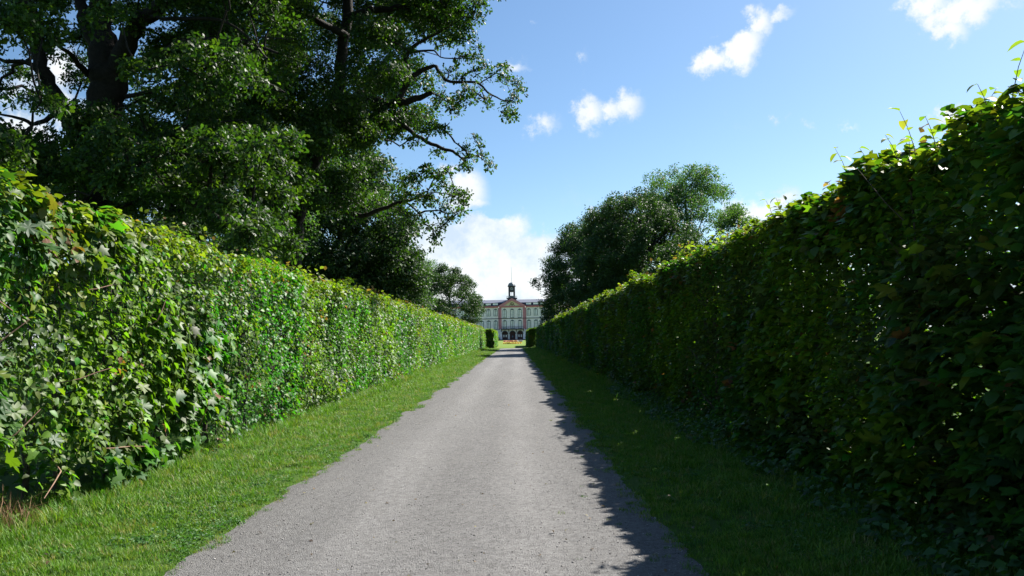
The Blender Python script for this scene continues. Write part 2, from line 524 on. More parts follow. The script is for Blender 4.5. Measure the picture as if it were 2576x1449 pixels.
def maple_lo(curl=-.15):
    half = [(.30, -.04), (.52, .10), (.32, .30), (.60, .68), (.22, .60)]
    out = [(0, .0)] + half + [(0, 1.05)] + [(-x, y) for x, y in half[::-1]]
    v = [(0, .34, 0.04)] + [(x, y, curl * (x * x * 1.6 + (y - .3) ** 2)) for x, y in out]
    n = len(out)
    return np.array(v, float), np.array([(0, i + 1, (i + 1) % n + 1) for i in range(n)])


L_OV8 = ovate(5, .36, .25, -.3, .06)
L_OV = ovate(3, .38, .25, -.25)
L_OV4 = (np.array([(0, 0, 0), (-.36, .45, .08), (.36, .45, .08), (0, 1, -.22), (0, .45, 0)], float), np.array([(0, 4, 1), (0, 2, 4), (4, 2, 3), (1, 4, 3)]))
L_Q = (np.array([(0, 0, 0), (-.38, .5, .05), (.38, .5, .05), (0, 1, -.15)], float), np.array([(0, 2, 1), (1, 2, 3)]))
L_MP = maple()
L_ML = maple_lo()
oakl = [(.05, .08), (.17, .28), (.12, .38), (.28, .55), (.2, .66), (.27, .8), (.1, .97)]
oo = [(0, 0)] + oakl + [(-a_, b_) for a_, b_ in oakl[::-1]]
L_OAK = (np.array([(0, .5, 0)] + [(a_, b_, .25 * abs(a_) - .18 * b_ * b_) for a_, b_ in oo], float), np.array([(0, i + 1, (i + 1) % len(oo) + 1) for i in range(len(oo))]))


def leaf_batch(P, T, N, S, tmpl):
    v, f = tmpl
    N = unit(N)
    T = unit(T - N * (T * N).sum(-1, keepdims=True))
    B = np.cross(T, N)
    V = P[:, None] + S[:, None, None] * (v[None, :, 0:1] * B[:, None] + v[None, :, 1:2] * T[:, None] + v[None, :, 2:3] * N[:, None])
    n = len(P)
    k = len(v)
    return V.reshape(-1, 3), (f[None] + (np.arange(n) * k)[:, None, None]).reshape(-1, 3), k


def rand_unit(n):
    return unit(rng.normal(size=(n, 3)))


# ------------------------------------------------------------------ scatter (instances on points, for stuff)
def scatter_group(name, templates):
    ng = bpy.data.node_groups.new(name, 'GeometryNodeTree')
    ng.interface.new_socket('Geometry', in_out='INPUT', socket_type='NodeSocketGeometry')
    ng.interface.new_socket('Geometry', in_out='OUTPUT', socket_type='NodeSocketGeometry')
    gi = ng.nodes.new('NodeGroupInput')
    go = ng.nodes.new('NodeGroupOutput')
    jn = ng.nodes.new('GeometryNodeJoinGeometry')

    def attr(nm, tp):
        nd = ng.nodes.new('GeometryNodeInputNamedAttribute')
        nd.data_type = tp
        nd.inputs['Name'].default_value = nm
        return nd.outputs[0]
    ro, scl, var = attr('rot', 'FLOAT_VECTOR'), attr('scl', 'FLOAT'), attr('var', 'INT')
    for k, ob in enumerate(templates):
        oi = ng.nodes.new('GeometryNodeObjectInfo')
        oi.inputs['Object'].default_value = ob
        ip = ng.nodes.new('GeometryNodeInstanceOnPoints')
        cmpn = ng.nodes.new('FunctionNodeCompare')
        cmpn.data_type = 'INT'
        cmpn.operation = 'EQUAL'
        ng.links.new(var, cmpn.inputs[2])
        cmpn.inputs[3].default_value = k
        ng.links.new(gi.outputs[0], ip.inputs['Points'])
        ng.links.new(cmpn.outputs[0], ip.inputs['Selection'])
        ng.links.new(oi.outputs['Geometry'], ip.inputs['Instance'])
        ng.links.new(ro, ip.inputs['Rotation'])
        ng.links.new(scl, ip.inputs['Scale'])
        ng.links.new(ip.outputs[0], jn.inputs[0])
    ng.links.new(jn.outputs[0], go.inputs[0])
    return ng


def scatter(name, P, rot, scl, var, group, parent=None, **props):
    me = bpy.data.meshes.new(name)
    me.vertices.add(len(P))
    me.vertices.foreach_set('co', np.asarray(P, np.float32).ravel())
    me.attributes.new('rot', 'FLOAT_VECTOR', 'POINT').data.foreach_set('vector', np.asarray(rot, np.float32).ravel())
    me.attributes.new('scl', 'FLOAT', 'POINT').data.foreach_set('value', np.asarray(scl, np.float32))
    me.attributes.new('var', 'INT', 'POINT').data.foreach_set('value', np.asarray(var, np.int32))
    o = link(name, me, parent, **props)
    md = o.modifiers.new('scatter', 'NODES')
    md.node_group = group
    return o


def template(name, me):
    return bpy.data.objects.new(name, me)      # never linked: only a source of instances


def sprig(name, nleaf, size, rad, tmpl, mat, flat=.5, seed=0, twig=True):
    r_ = np.random.default_rng(seed)
    Pn = unit(r_.normal(size=(nleaf, 3)) * [1, 1, flat])
    P_ = Pn * rad * r_.uniform(.25, 1, (nleaf, 1))
    T_ = unit(Pn + [0, 0, -.35] + r_.normal(size=(nleaf, 3)) * .4)
    N_ = unit(np.array([0, 0, 1.]) + r_.normal(size=(nleaf, 3)) * .55)
    v, f, k = leaf_batch(P_, T_, N_, size * r_.uniform(.7, 1.2, nleaf), tmpl)
    return template(name, mesh_np(name, v, [f], mat))


G_OAK = scatter_group('oak_scatter', [sprig('oak_sprig', 15, .105, .17, L_OAK, M_OAK, .6, i) for i in range(4)])
G_LIME = scatter_group('lime_scatter', [sprig('lime_sprig', 14, .17, .30, L_OV4, M_LIME, .7, 10 + i) for i in range(4)])
G_PALE = scatter_group('pale_scatter', [sprig('pale_sprig', 12, .17, .32, L_OV4, M_PALE, .7, 20 + i) for i in range(4)])


def tuft(name, nb, h, rad, mat, seed, wid=.0035, lean=.5):
    r_ = np.random.default_rng(seed)
    V_, F2 = [], []
    for i in range(nb):
        a_ = r_.uniform(0, 6.28)
        rr = rad * math.sqrt(r_.random())
        bx_, by_ = rr * math.cos(a_), rr * math.sin(a_)
        d_ = r_.uniform(0, 6.28)
        hh = h * r_.uniform(.5, 1.15)
        ln = lean * r_.uniform(.2, 1.2) * hh
        w_ = wid * r_.uniform(.7, 1.3)
        px_, py_ = -math.sin(d_) * w_, math.cos(d_) * w_
        dx, dy = math.cos(d_), math.sin(d_)
        b_ = len(V_)
        for tt, ww, zz in ((0, 1, 0), (.35, .8, .6)):
            cx, cy = bx_ + dx * ln * tt, by_ + dy * ln * tt
            V_ += [(cx - px_ * ww, cy - py_ * ww, hh * zz), (cx + px_ * ww, cy + py_ * ww, hh * zz)]
        V_.append((bx_ + dx * ln, by_ + dy * ln, hh))
        F2 += [(b_, b_ + 1, b_ + 3), (b_, b_ + 3, b_ + 2), (b_ + 2, b_ + 3, b_ + 4)]
    return template(name, mesh_np(name, V_, [np.array(F2)], mat))


G_GRASS = scatter_group('grass_scatter', [tuft('grass_tuft', 22, .05, .07, M_GRASS, i, .0028, 1.0) for i in range(4)] + [tuft('tall_tuft', 18, .14, .08, M_GRASS, 9 + i, .003, .9) for i in range(2)])
G_DRY = scatter_group('dry_scatter', [tuft('dry_tuft', 16, .22, .10, M_DRY, 30 + i, .0022, 1.1) for i in range(3)])


def verge(name, label_x0, label_x1, hedge_side):
    """grass on a verge; x from gravel edge to hedge foot"""
    P_, S_, K_ = [], [], []
    for y0, y1, dens, sc_ in ((1.5, 7, 520, .8), (7, 13, 420, .95), (13, 24, 230, 1.25), (24, 45, 110, 1.7), (45, 117, 40, 2.4)):
        if hedge_side < 0:
            if y1 <= 5:
                continue
        nn = int(dens * 2.2 * (y1 - y0))
        y_ = rng.uniform(y0, y1, nn)
        u_ = rng.random(nn)
        if hedge_side < 0:
            xin = edge_l(y_) + .03 + .20 * np.clip(fbm(y_ * 2.3, y_ * 0, 97, 2) - .42, 0, 1) * 2
            x_ = xin + (-4.95 - xin) * u_
            dist_h = (x_ + 4.43)
        else:
            xin = edge_r(y_) - .03 - .24 * np.clip(fbm(y_ * 2.3, y_ * 0, 98, 2) - .42, 0, 1) * 2
            x_ = xin + (3.7 - xin) * u_
            dist_h = (3.17 - x_)
        bare = fbm(x_ * 1.7, y_ * 1.7, 33, 2)
        thin = ((u_ < .09) & (rng.random(nn) < .6)) | ((bare < .30) & (rng.random(nn) < .65))
        keep = ~thin
        x_, y_, u_, dist_h = x_[keep], y_[keep], u_[keep], dist_h[keep]
        nz = fbm(x_ * .9, y_ * .9, 31)
        s_ = sc_ * (.6 + .75 * nz) * (.75 + .5 * np.clip(u_ * 2.2, 0, 1)) * rng.uniform(.75, 1.25, len(x_))
        tall = (dist_h < .35) & (rng.random(len(x_)) < .3) | (rng.random(len(x_)) < .012)
        K_.append(np.where(tall, rng.integers(4, 6, len(x_)), rng.integers(0, 4, len(x_))))
        P_.append(np.stack([x_, y_, np.zeros(len(x_))], 1))
        S_.append(np.where(tall, s_ * .8, s_))
    P_ = np.concatenate(P_)
    S_ = np.concatenate(S_)
    rot = np.stack([rng.normal(0, .12, len(P_)), rng.normal(0, .12, len(P_)), rng.uniform(0, 6.28, len(P_))], 1)
    return scatter(name, P_, rot, S_, np.concatenate(K_), G_GRASS, kind='stuff')


verge('grass', 0, 0, -1)
verge('grass', 0, 0, 1)
# clover and small broad-leaved weeds in patches of the verges
G_CLOVER = scatter_group('clover_scatter', [sprig('clover_sprig', 16, .022, .055, L_OV4, leaf_mat('clover_leaf', 'rand', [(0, (.03, .09, .02)), (.6, (.05, .13, .025)), (1, (.09, .16, .04))], trans=.25, rough=.6, spec=.3), .15, 50 + i) for i in range(3)])
nn = 9000
y_ = 1.8 + rng.exponential(7, nn)
lft = rng.random(nn) < .6
x_ = np.where(lft, edge_l(y_) - rng.uniform(0, 2.1, nn), edge_r(y_) + rng.uniform(0, 2.1, nn))
kp = (fbm(x_ * 1.3, y_ * 1.3, 35, 2) > .56) & (y_ < 40)
x_, y_ = x_[kp], y_[kp]
scatter('clover', np.stack([x_, y_, rng.uniform(.01, .04, len(x_))], 1), np.stack([rng.normal(0, .2, len(x_)), rng.normal(0, .2, len(x_)), rng.uniform(0, 6, len(x_))], 1), rng.uniform(.7, 1.5, len(x_)), rng.integers(0, 3, len(x_)), G_CLOVER, kind='stuff')
# a few weeds creeping onto the gravel
nn = 90
y_ = rng.uniform(3, 16, nn)
x_ = np.where(rng.random(nn) < .7, edge_r(y_) - rng.exponential(.18, nn), edge_l(y_) + rng.exponential(.1, nn))
scatter('weeds', np.stack([x_, y_, np.full(nn, .006)], 1), np.stack([np.zeros(nn), np.zeros(nn), rng.uniform(0, 6, nn)], 1), rng.uniform(.35, .7, nn), rng.integers(0, 4, nn), G_GRASS, kind='stuff')


# fallen leaves and crumbs of bark on the gravel and the verges
nn = 260
y_ = 2.6 + rng.exponential(6, nn)
x_ = np.where(rng.random(nn) < .6, rng.uniform(-2.3, 1.1, nn), np.where(rng.random(nn) < .5, edge_r(y_) + rng.normal(0, .25, nn), edge_l(y_) - rng.uniform(-.2, 1.6, nn)))
z_ = np.where((x_ > edge_l(y_)) & (x_ < edge_r(y_)), .026, .04)
v_, f_, k_ = leaf_batch(np.stack([x_, y_, z_], 1), rand_unit(nn) * [1, 1, .15], unit(np.array([0, 0, 1.]) + rng.normal(0, .25, (nn, 3))), rng.uniform(.012, .05, nn), L_OV4)
cc = np.array([(.10, .055, .03), (.16, .10, .05), (.05, .035, .03), (.20, .16, .06)])[rng.integers(0, 4, nn)]
link('fallen_leaves', mesh_np('fallen_leaves', v_, [f_], M_HEDGE, np.repeat(cc, k_, 0)), kind='stuff')


# ------------------------------------------------------------------ hedges
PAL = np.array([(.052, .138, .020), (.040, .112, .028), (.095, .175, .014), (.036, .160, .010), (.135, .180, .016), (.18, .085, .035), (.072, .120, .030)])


def hedge(label, xf, side, thick, y0, y1, H, lods, zones, group, near_y=None, thinning=.6, nsingle=0, holes=(), z0=.0, stems_to=0, inner=.34, maples=.5, gaps=()):
    """xf: x of the face on the path; side=-1 hedge lies to -x of it"""
    root = thing('hedge', label, 'hedge', (xf + side * thick / 2, (y0 + y1) / 2, z0), group)
    off = np.array(root.location)
    Vs, Fs, Cs, b = [], [], [], 0
    single = []
    for (a_, b_, dens, size, kind) in lods:
        a_, b_ = max(a_, y0), min(b_, y1)
        if b_ <= a_:
            continue
        area = (b_ - a_) * H
        nf, nt, nv = int(area * dens * .56), int((b_ - a_) * thick * dens * (.6 if side < 0 else 1.15)), int(area * dens * inner)
        n_ = nf + nt + nv
        y_ = rng.uniform(a_, b_, n_)
        z_ = rng.uniform(0.02, H, n_)
        d_ = rng.exponential(.10, n_)            # depth behind the face
        reg = np.concatenate([np.zeros(nf), np.ones(nt), np.full(nv, 2)]).astype(int)
        d_ = np.where(reg == 1, rng.uniform(0, thick, n_), d_)
        ztop = H + .12 * (fbm(y_ * .55, y_ * 0, 41) - .5) * 2 + .20 * (fbm(y_ * 1.9, d_ * 2, 43, 2) - .5) * 2 + .10 * (fbm(y_ * 6, d_ * 5, 44, 2) - .5) * 2
        z_ = np.where(reg == 1, ztop - rng.exponential(.07 if side < 0 else .13, n_) + .05, z_)
        back = rng.random(n_) < .45
        d_ = np.where(reg == 2, np.where(back, thick - rng.exponential(.12, n_), rng.uniform(.1, thick - .1, n_)), d_)
        d_ = np.clip(d_, 0, thick)
        bulge = (.10 * (fbm(y_ * 2.0, z_ * .35, 57, 2) - .5) * 2 if side > 0 else 0) + .14 * (fbm(y_ * .7, z_ * .8, 47) - .5) * 2 + .18 * (fbm(y_ * 2.6, z_ * 2.8, 53, 2) - .5) * 2 - (.10 if side < 0 else -.22) * np.clip(.5 - z_, 0, 1) - .12 * np.clip((z_ - H + .25) / .3, 0, 1) ** 2
        P_ = np.stack([xf + side * (d_ - np.where(d_ < thick / 2, bulge, -bulge * .6)), y_, np.minimum(z_, ztop + .06)], 1)
        keep = P_[:, 2] > .01
        # dense and thin places in the foliage
        thin = fbm(y_ * 1.6 + 9, z_ * 1.6, 61, 2)
        keep &= ~((reg != 1) & (thin < .27) & (rng.random(n_) < thinning))
        if b_ < 40:
            keep &= ~((z_ < .3) & (rng.random(n_) < thinning * .7 + (.3 - z_)))
        for (hy, hz, ry, rz) in holes:
            q = ((y_ - hy) / ry) ** 2 + ((z_ - hz) / rz) ** 2
            keep &= ~((q < 1) & (d_ < thick * .7) & (rng.random(n_) < .97))
        for (gx, gy, gr) in gaps:            # thin places where a ray of sun gets through to the verge
            w_ = P_ - np.array([gx, gy, 0])
            w_ -= (w_ @ np.array(sdir))[:, None] * np.array(sdir)
            keep &= np.linalg.norm(w_, axis=1) > gr
        P_, y_, z_, d_, reg, ztop = P_[keep], y_[keep], z_[keep], d_[keep], reg[keep], ztop[keep]
        n_ = len(P_)
        face = np.where((reg == 2) & (d_ > thick * .5), 1., -1.) * side
        out = np.stack([face, np.zeros(n_), np.zeros(n_)], 1)
        out[reg == 1] = (0, 0, 1)
        up = np.array([0, 0, 1.])
        N_ = unit(out * .65 + up * .35 + np.array(sdir) * .55 + rand_unit(n_) * .85)
        if side > 0:
            N_ = unit(out * .30 + up * .75 + np.array(sdir) * .35 + rand_unit(n_) * .7)
        T_ = unit(rand_unit(n_) * .9 + up * -.25 + out * .35)
        T_[reg == 1] += (0, 0, .5)
        # kinds of leaf
        zn = fbm(y_ * .45, z_ * .5, 71)
        kindc = np.where(zn < .36, 1, np.where(zn < .5, 0, np.where(zn < .62, 6, 2)))
        for (za, zb, zlo, zhi, kc, pr) in zones:
            w_ = (y_ + (fbm(z_ * 2, y_ * 2, 77) - .5) * 1.2)
            kindc = np.where((w_ > za) & (w_ < zb) & (z_ > zlo) & (z_ < zhi) & (rng.random(n_) < pr), kc, kindc)
        kindc = np.where(rng.random(n_) < .16, rng.integers(0, 5, n_), kindc)
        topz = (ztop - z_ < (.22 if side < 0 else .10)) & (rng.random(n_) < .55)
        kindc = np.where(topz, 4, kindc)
        red = fbm(y_ * 1.9, z_ * 2.2, 83, 2)
        kindc = np.where((red > .80) & (rng.random(n_) < .35) | (rng.random(n_) < .006), 5, kindc)
        C_ = PAL[kindc] * (.98 if side < 0 else .76) * rng.uniform(.75, 1.3, (n_, 1)) * (1 + rng.normal(0, .07, (n_, 3)))  # right-hand hedges get darker leaf colour, part of their shade painted in
        big = fbm(y_ * .5 + 5, z_ * .7, 91)
        S_ = size * rng.uniform(.6, 1.35, n_) * np.where(big > .55, 1.18, .88)
        is_m = (big > .52) & (rng.random(n_) < maples) if kind == 'near' else np.zeros(n_, bool)
        is_m &= (kindc != 5) & (kindc != 4)
        S_ = np.where(is_m, S_ * 1.45, S_)
        if nsingle and near_y and a_ < near_y[1]:
            score = (y_ > near_y[0]) & (y_ < near_y[1]) & (d_ < .10) & (reg == 0) & (z_ > .5)
            idx = np.nonzero(score)[0]
            idx = idx[np.argsort(-S_[idx] + .02 * y_[idx])][:max(0, nsingle - len(single))]
            for i in idx:
                single.append((P_[i] - off, T_[i], N_[i], S_[i], bool(is_m[i])))
            m_ = np.ones(n_, bool)
            m_[idx] = False
            P_, T_, N_, S_, C_, is_m = P_[m_], T_[m_], N_[m_], S_[m_], C_[m_], is_m[m_]
        tm = {'near': L_OV, 'mid': L_OV4, 'far': L_Q}[kind]
        rg = reg[m_] if nsingle and near_y and a_ < near_y[1] else reg
        for sel, tp in ((~is_m & (rg != 2), tm), (~is_m & (rg == 2), L_Q), (is_m, L_ML)):
            if sel.sum() == 0:
                continue
            v_, f_, k_ = leaf_batch(P_[sel] - off, T_[sel], N_[sel], S_[sel], tp)
            Vs.append(v_)
            Fs.append(f_ + b)
            Cs.append(np.repeat(C_[sel], k_, 0))
            b += len(v_)
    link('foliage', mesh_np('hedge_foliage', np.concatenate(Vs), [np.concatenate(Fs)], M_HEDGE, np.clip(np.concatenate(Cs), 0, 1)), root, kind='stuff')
    # nearest leaves, one object each
    if single:
        vs = [mesh_np('leaf', *(lambda q: (q[0], [q[1]]))(ovate(5, w_, f_, c_, .07)), M_HLEAF) for w_, f_, c_ in ((.34, .2, -.3), (.40, .3, -.15), (.30, .1, -.45), (.38, .35, .1))]
        ms = [mesh_np('leaf', *(lambda q: (q[0], [q[1]]))(maple(c_)), M_HLEAF) for c_ in (-.3, -.1, .15)]
        for (p_, t_, n_, s_, ism) in single:
            nv_ = Vector(n_).normalized()
            tv = Vector(t_)
            tv = (tv - nv_ * tv.dot(nv_)).normalized()
            bv = tv.cross(nv_)
            o = link('leaf', random.choice(ms if ism else vs), root)
            mt = Matrix((bv, tv, nv_)).transposed().to_4x4()
            o.matrix_local = Matrix.Translation(Vector(p_)) @ mt @ Matrix.Scale(s_, 4)
    # stems
    ys = y0 + .3
    while ys < min(y1, stems_to):
        xb = xf + side * (random.uniform(.12, thick - .2) if side > 0 else random.uniform(.25, thick - .2))
        pts, rr = [], []
        r0 = random.uniform(.012, .034) if side < 0 or random.random() < .7 else random.uniform(.035, .055)
        ly, lx = random.uniform(-.18, .18), random.uniform(-.1, .1)
        for k in range(9):
            t_ = k / 8
            pts.append((xb + lx * t_ + random.uniform(-.03, .03) - off[0], ys + ly * t_ + random.uniform(-.03, .03) - off[1], -.05 + (H - .2) * t_ - off[2]))
            rr.append(r0 * (1 - .75 * t_))
        lst = [(pts, rr, 6)]
        for k in range(7):
            q = random.randint(1, 7)
            p_ = np.array(pts[q])
            d_ = np.array([random.uniform(-.45, .45), random.uniform(-.5, .5), random.uniform(.15, .6)])
            lst.append(([p_, p_ + d_ * .5 + [0, 0, -.03], p_ + d_], [r0 * .3, r0 * .2, .002], 4))
        link('stem', tubes_mesh('stem', lst, M_STEM), root)
        ys += random.uniform(.22, .5) if ys < 16 else random.uniform(.6, 1.2)
    return root, off


LOD_L = [(-3, 5, 560, .11, 'mid'), (5, 13, 900, .088, 'near'), (13, 26, 620, .088, 'mid'), (26, 50, 300, .115, 'mid'), (50, 117, 170, .145, 'far')]
LOD_R = [(-3, 3.2, 900, .11, 'mid'), (3.2, 10, 1100, .092, 'near'), (10, 26, 1150, .098, 'mid'), (26, 50, 760, .12, 'mid'), (50, 117, 400, .15, 'far')]
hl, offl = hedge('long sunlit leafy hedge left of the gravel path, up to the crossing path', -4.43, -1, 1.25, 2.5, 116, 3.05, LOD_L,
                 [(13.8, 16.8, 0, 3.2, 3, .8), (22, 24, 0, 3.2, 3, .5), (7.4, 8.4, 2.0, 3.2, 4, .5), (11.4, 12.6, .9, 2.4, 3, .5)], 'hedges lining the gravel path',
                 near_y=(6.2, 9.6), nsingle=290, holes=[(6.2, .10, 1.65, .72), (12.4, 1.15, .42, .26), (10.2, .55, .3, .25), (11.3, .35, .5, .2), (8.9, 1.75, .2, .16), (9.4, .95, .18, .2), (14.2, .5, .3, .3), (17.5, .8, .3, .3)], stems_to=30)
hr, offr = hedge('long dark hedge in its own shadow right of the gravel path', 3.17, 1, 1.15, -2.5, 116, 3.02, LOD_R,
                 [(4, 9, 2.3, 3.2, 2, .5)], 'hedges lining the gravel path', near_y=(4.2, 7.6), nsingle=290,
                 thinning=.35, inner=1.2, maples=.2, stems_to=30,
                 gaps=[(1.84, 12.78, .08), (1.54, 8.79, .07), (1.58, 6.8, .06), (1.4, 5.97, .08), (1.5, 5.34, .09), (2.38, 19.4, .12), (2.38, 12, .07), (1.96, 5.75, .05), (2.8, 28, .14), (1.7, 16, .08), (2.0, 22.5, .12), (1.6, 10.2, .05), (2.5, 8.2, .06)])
LOD_F = [(120, 160, 750, .18, 'far')]
hedge('short hedge block beyond the crossing path on the lit side, shorter than the long one', -3.4, -1, 1.3, 122.6, 151, 2.8, LOD_F, [], 'short hedges beyond the crossing path', z0=0)
hedge('short dark hedge block beyond the crossing path at the lawn, on the shaded side', 2.2, 1, 1.7, 122.6, 150, 2.8, LOD_F, [], 'short hedges beyond the crossing path', z0=0)

# low creepers and nettles spilling out of the shaded hedge foot
n_ = 5200
y_ = 1.5 + rng.random(n_) ** 1.3 * 22
w_ = .35 + .55 * fbm(y_ * .9, y_ * 0, 101, 2)
u_ = rng.random(n_)
x_ = 3.25 - w_ * u_
hz = (.50 - .42 * u_) * (.5 + fbm(y_ * 2.1, x_ * 2.1, 103, 2)) * .8
P_ = np.stack([x_, y_, hz * rng.random(n_) ** .6 + .02], 1)
v_, f_, k_ = leaf_batch(P_ - offr, unit(rand_unit(n_) + [-.4, 0, -.1]), unit(rand_unit(n_) * .6 + [-.2, 0, 1]), rng.uniform(.04, .10, n_), L_OV4)
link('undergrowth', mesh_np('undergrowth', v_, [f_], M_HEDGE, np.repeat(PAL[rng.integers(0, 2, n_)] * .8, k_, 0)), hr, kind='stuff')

# dry grass and dead twigs in the hollow under the left hedge
nn = 190
x_ = rng.uniform(-5.4, -4.40, nn)
y_ = rng.uniform(5.0, 7.6, nn)
scatter('dry_grass', np.stack([x_ - offl[0], y_ - offl[1], np.zeros(nn) + .0], 1), np.stack([rng.normal(0, .3, nn), rng.normal(0, .3, nn), rng.uniform(0, 6, nn)], 1),
        rng.uniform(.6, 1.3, nn), rng.integers(0, 3, nn), G_DRY, hl, kind='stuff')
for (ya, za, dy, dz, ln) in ((6.6, 1.62, .25, .3, .34), (7.6, .42, -.55, -.2, .5), (6.9, .85, .3, .3, .3), (8.2, 2.2, .2, .05, .3), (7.9, 1.28, .3, .12, .35), (9.6, 1.9, .15, .3, .3), (10.9, .5, -.2, .3, .4), (6.45, 2.05, .2, -.1, .3), (8.6, .5, .5, -.05, .5)):
    p0 = np.array([-4.36, ya, za]) - offl
    d_ = unit(np.array([random.uniform(.05, .25), dy, dz])) * ln
    link('twig', tubes_mesh('twig', [([p0 - d_ * .3 - [.1, 0, 0], p0, p0 + d_ * .5 + [.01, 0, .01], p0 + d_], [.007, .007, .006, .004], 5)], M_CUT), hl)

# shoots standing up out of the hedge tops
sh_me = [mesh_np('leaf', *(lambda q: (q[0], [q[1]]))(ovate(4, w_, f_, c_, .05)), M_SHOOT) for w_, f_, c_ in ((.36, .25, -.5), (.42, .3, -.3), (.33, .4, -.6))]


def shoot(root, off, x_, y_, z_, h, lean, nl, ls):
    p0 = Vector((x_, y_, z_)) - Vector(off)
    side_ = random.uniform(-1, 1)
    pts = [p0 + Vector((lean * t_ * t_ * h * .5, side_ * .35 * t_ * t_ * h, t_ * h)) for t_ in (-.5, 0, .35, .7, 1)]
    st = link('shoot', tubes_mesh('shoot', [([tuple(p) for p in pts], [.005, .004, .0032, .0025, .0015], 4)], M_STEM), root)
    for k in range(nl):
        t_ = .25 + .75 * k / max(1, nl - 1)
        q = t_ * 3 + 1
        i = min(int(q), 3)
        p_ = pts[i].lerp(pts[i + 1], q - i)
        a_ = k * 2.4 + random.uniform(-.4, .4)
        T_ = Vector((math.cos(a_), math.sin(a_), random.uniform(-.25, .5))).normalized()
        N_ = (Vector((0, 0, 1)) - T_ * T_.z + Vector((random.uniform(-.3, .3), random.uniform(-.3, .3), 0))).normalized()
        N_ = (N_ - T_ * N_.dot(T_)).normalized()
        o = link('leaf', random.choice(sh_me), st)
        o.matrix_local = Matrix.Translation(p_) @ Matrix((T_.cross(N_), T_, N_)).transposed().to_4x4() @ Matrix.Scale(ls * random.uniform(.6, 1.15), 4)


for (y_, x_, h_, ln) in ((7.75, 3.35, .42, -.7), (7.5, 3.5, .30, .8), (7.15, 3.45, .26, .3), (6.85, 3.5, .30, .2), (6.55, 3.4, .42, -.9), (6.3, 3.55, .25, .5), (5.65, 3.4, .36, .8), (5.45, 3.6, .25, 0),
                         (5.2, 3.35, .50, .3), (4.95, 3.45, .40, .4), (5.0, 3.7, .3, .5), (10.2, 3.4, .34, -.6), (9.95, 3.5, .22, .4), (9.6, 3.55, .25, .3), (12.6, 3.4, .3, -.5), (13.4, 3.5, .3, .3),
                         (15.1, 3.5, .34, -.6), (16.8, 3.4, .3, .5), (8.5, 3.6, .22, .2), (8.9, 3.4, .16, .2), (6.0, 3.7, .3, -.4), (5.85, 3.9, .3, .3), (4.75, 3.3, .45, -.3), (5.35, 3.3, .3, -.5), (6.15, 3.35, .3, -.5),
                         (6.45, 3.6, .38, .4), (6.75, 3.35, .3, -.8), (7.0, 3.6, .36, -.2), (7.35, 3.4, .36, -.4), (7.6, 3.6, .3, .1), (7.9, 3.5, .25, .5), (8.3, 3.4, .2, -.3), (9.75, 3.35, .3, -.3), (10.05, 3.6, .3, .2),
                         (10.5, 3.5, .22, .2), (11.4, 3.4, .2, .2), (12.9, 3.6, .3, .1), (13.1, 3.4, .25, -.4)):
    shoot(hr, offr, x_, y_, 2.98, h_, ln, random.randint(5, 8), .105)
for y_ in (6.9, 7.4, 8.0, 8.8, 9.7, 10.9, 12.3, 14.1, 15.0, 17.2):
    shoot(hl, offl, -4.6 - random.uniform(0, .3), y_ + random.uniform(-.2, .2), 2.98, random.uniform(.12, .25), random.uniform(-.6, .6), 4, .10)
# far shoots, joined
for rt, of, xx in ((hr, offr, 3.5), (hl, offl, -4.8)):
    n_ = 900
    yb = np.concatenate([4.6 + rng.random(60 if rt is hr else 24) * 13, 17 + rng.random(170) * 96])
    P_, T_ = [], []
    for q in yb:
        k = rng.integers(5, 11)
        h_ = rng.uniform(.08, .38)
        x0_ = xx + rng.uniform(-.3, .4)
        for i in range(k):
            P_.append((x0_ + rng.normal(0, .06), q + rng.normal(0, .08), 3.0 + h_ * i / k))
    P_ = np.array(P_)
    n_ = len(P_)
    v_, f_, k_ = leaf_batch(P_ - of, unit(rand_unit(n_) + [0, 0, .3]), unit(rand_unit(n_) + [0, 0, .8]), np.where(P_[:, 1] < 17, rng.uniform(.045, .085, n_), rng.uniform(.08, .14, n_)), L_OV)
    cc = np.where(rng.random((n_, 1)) < .25, np.array([[.19, .11, .05]]), np.array([[.14, .18, .03]])) * rng.uniform(.8, 1.2, (n_, 1))
    link('shoot_tips', mesh_np('shoot_tips', v_, [f_], M_HEDGE, np.repeat(cc, k_, 0)), rt, kind='stuff')


# ------------------------------------------------------------------ trees
def smooth_line(P, r, k=4):
    """Catmull-Rom resample of a limb with a little wander"""
    P = np.asarray(P, float)
    r = np.asarray(r, float)
    Q = np.concatenate([[2 * P[0] - P[1]], P, [2 * P[-1] - P[-2]]])
    out, rad = [], []
    for i in range(len(P) - 1):
        for j in range(k):
            t_ = j / k
            a_, b_, c_, d_ = Q[i], Q[i + 1], Q[i + 2], Q[i + 3]
            out.append(.5 * ((2 * b_) + (-a_ + c_) * t_ + (2 * a_ - 5 * b_ + 4 * c_ - d_) * t_ ** 2 + (-a_ + 3 * b_ - 3 * c_ + d_) * t_ ** 3))
            rad.append(r[i] * (1 - t_) + r[i + 1] * t_)
    out.append(P[-1])
    rad.append(r[-1])
    out = np.array(out)
    rad = np.array(rad)
    w_ = rng.normal(0, 1, out.shape) * np.minimum(rad * .25, .035)[:, None]
    w_[0] = 0
    return out + w_, rad * rng.uniform(.97, 1.03, len(rad))


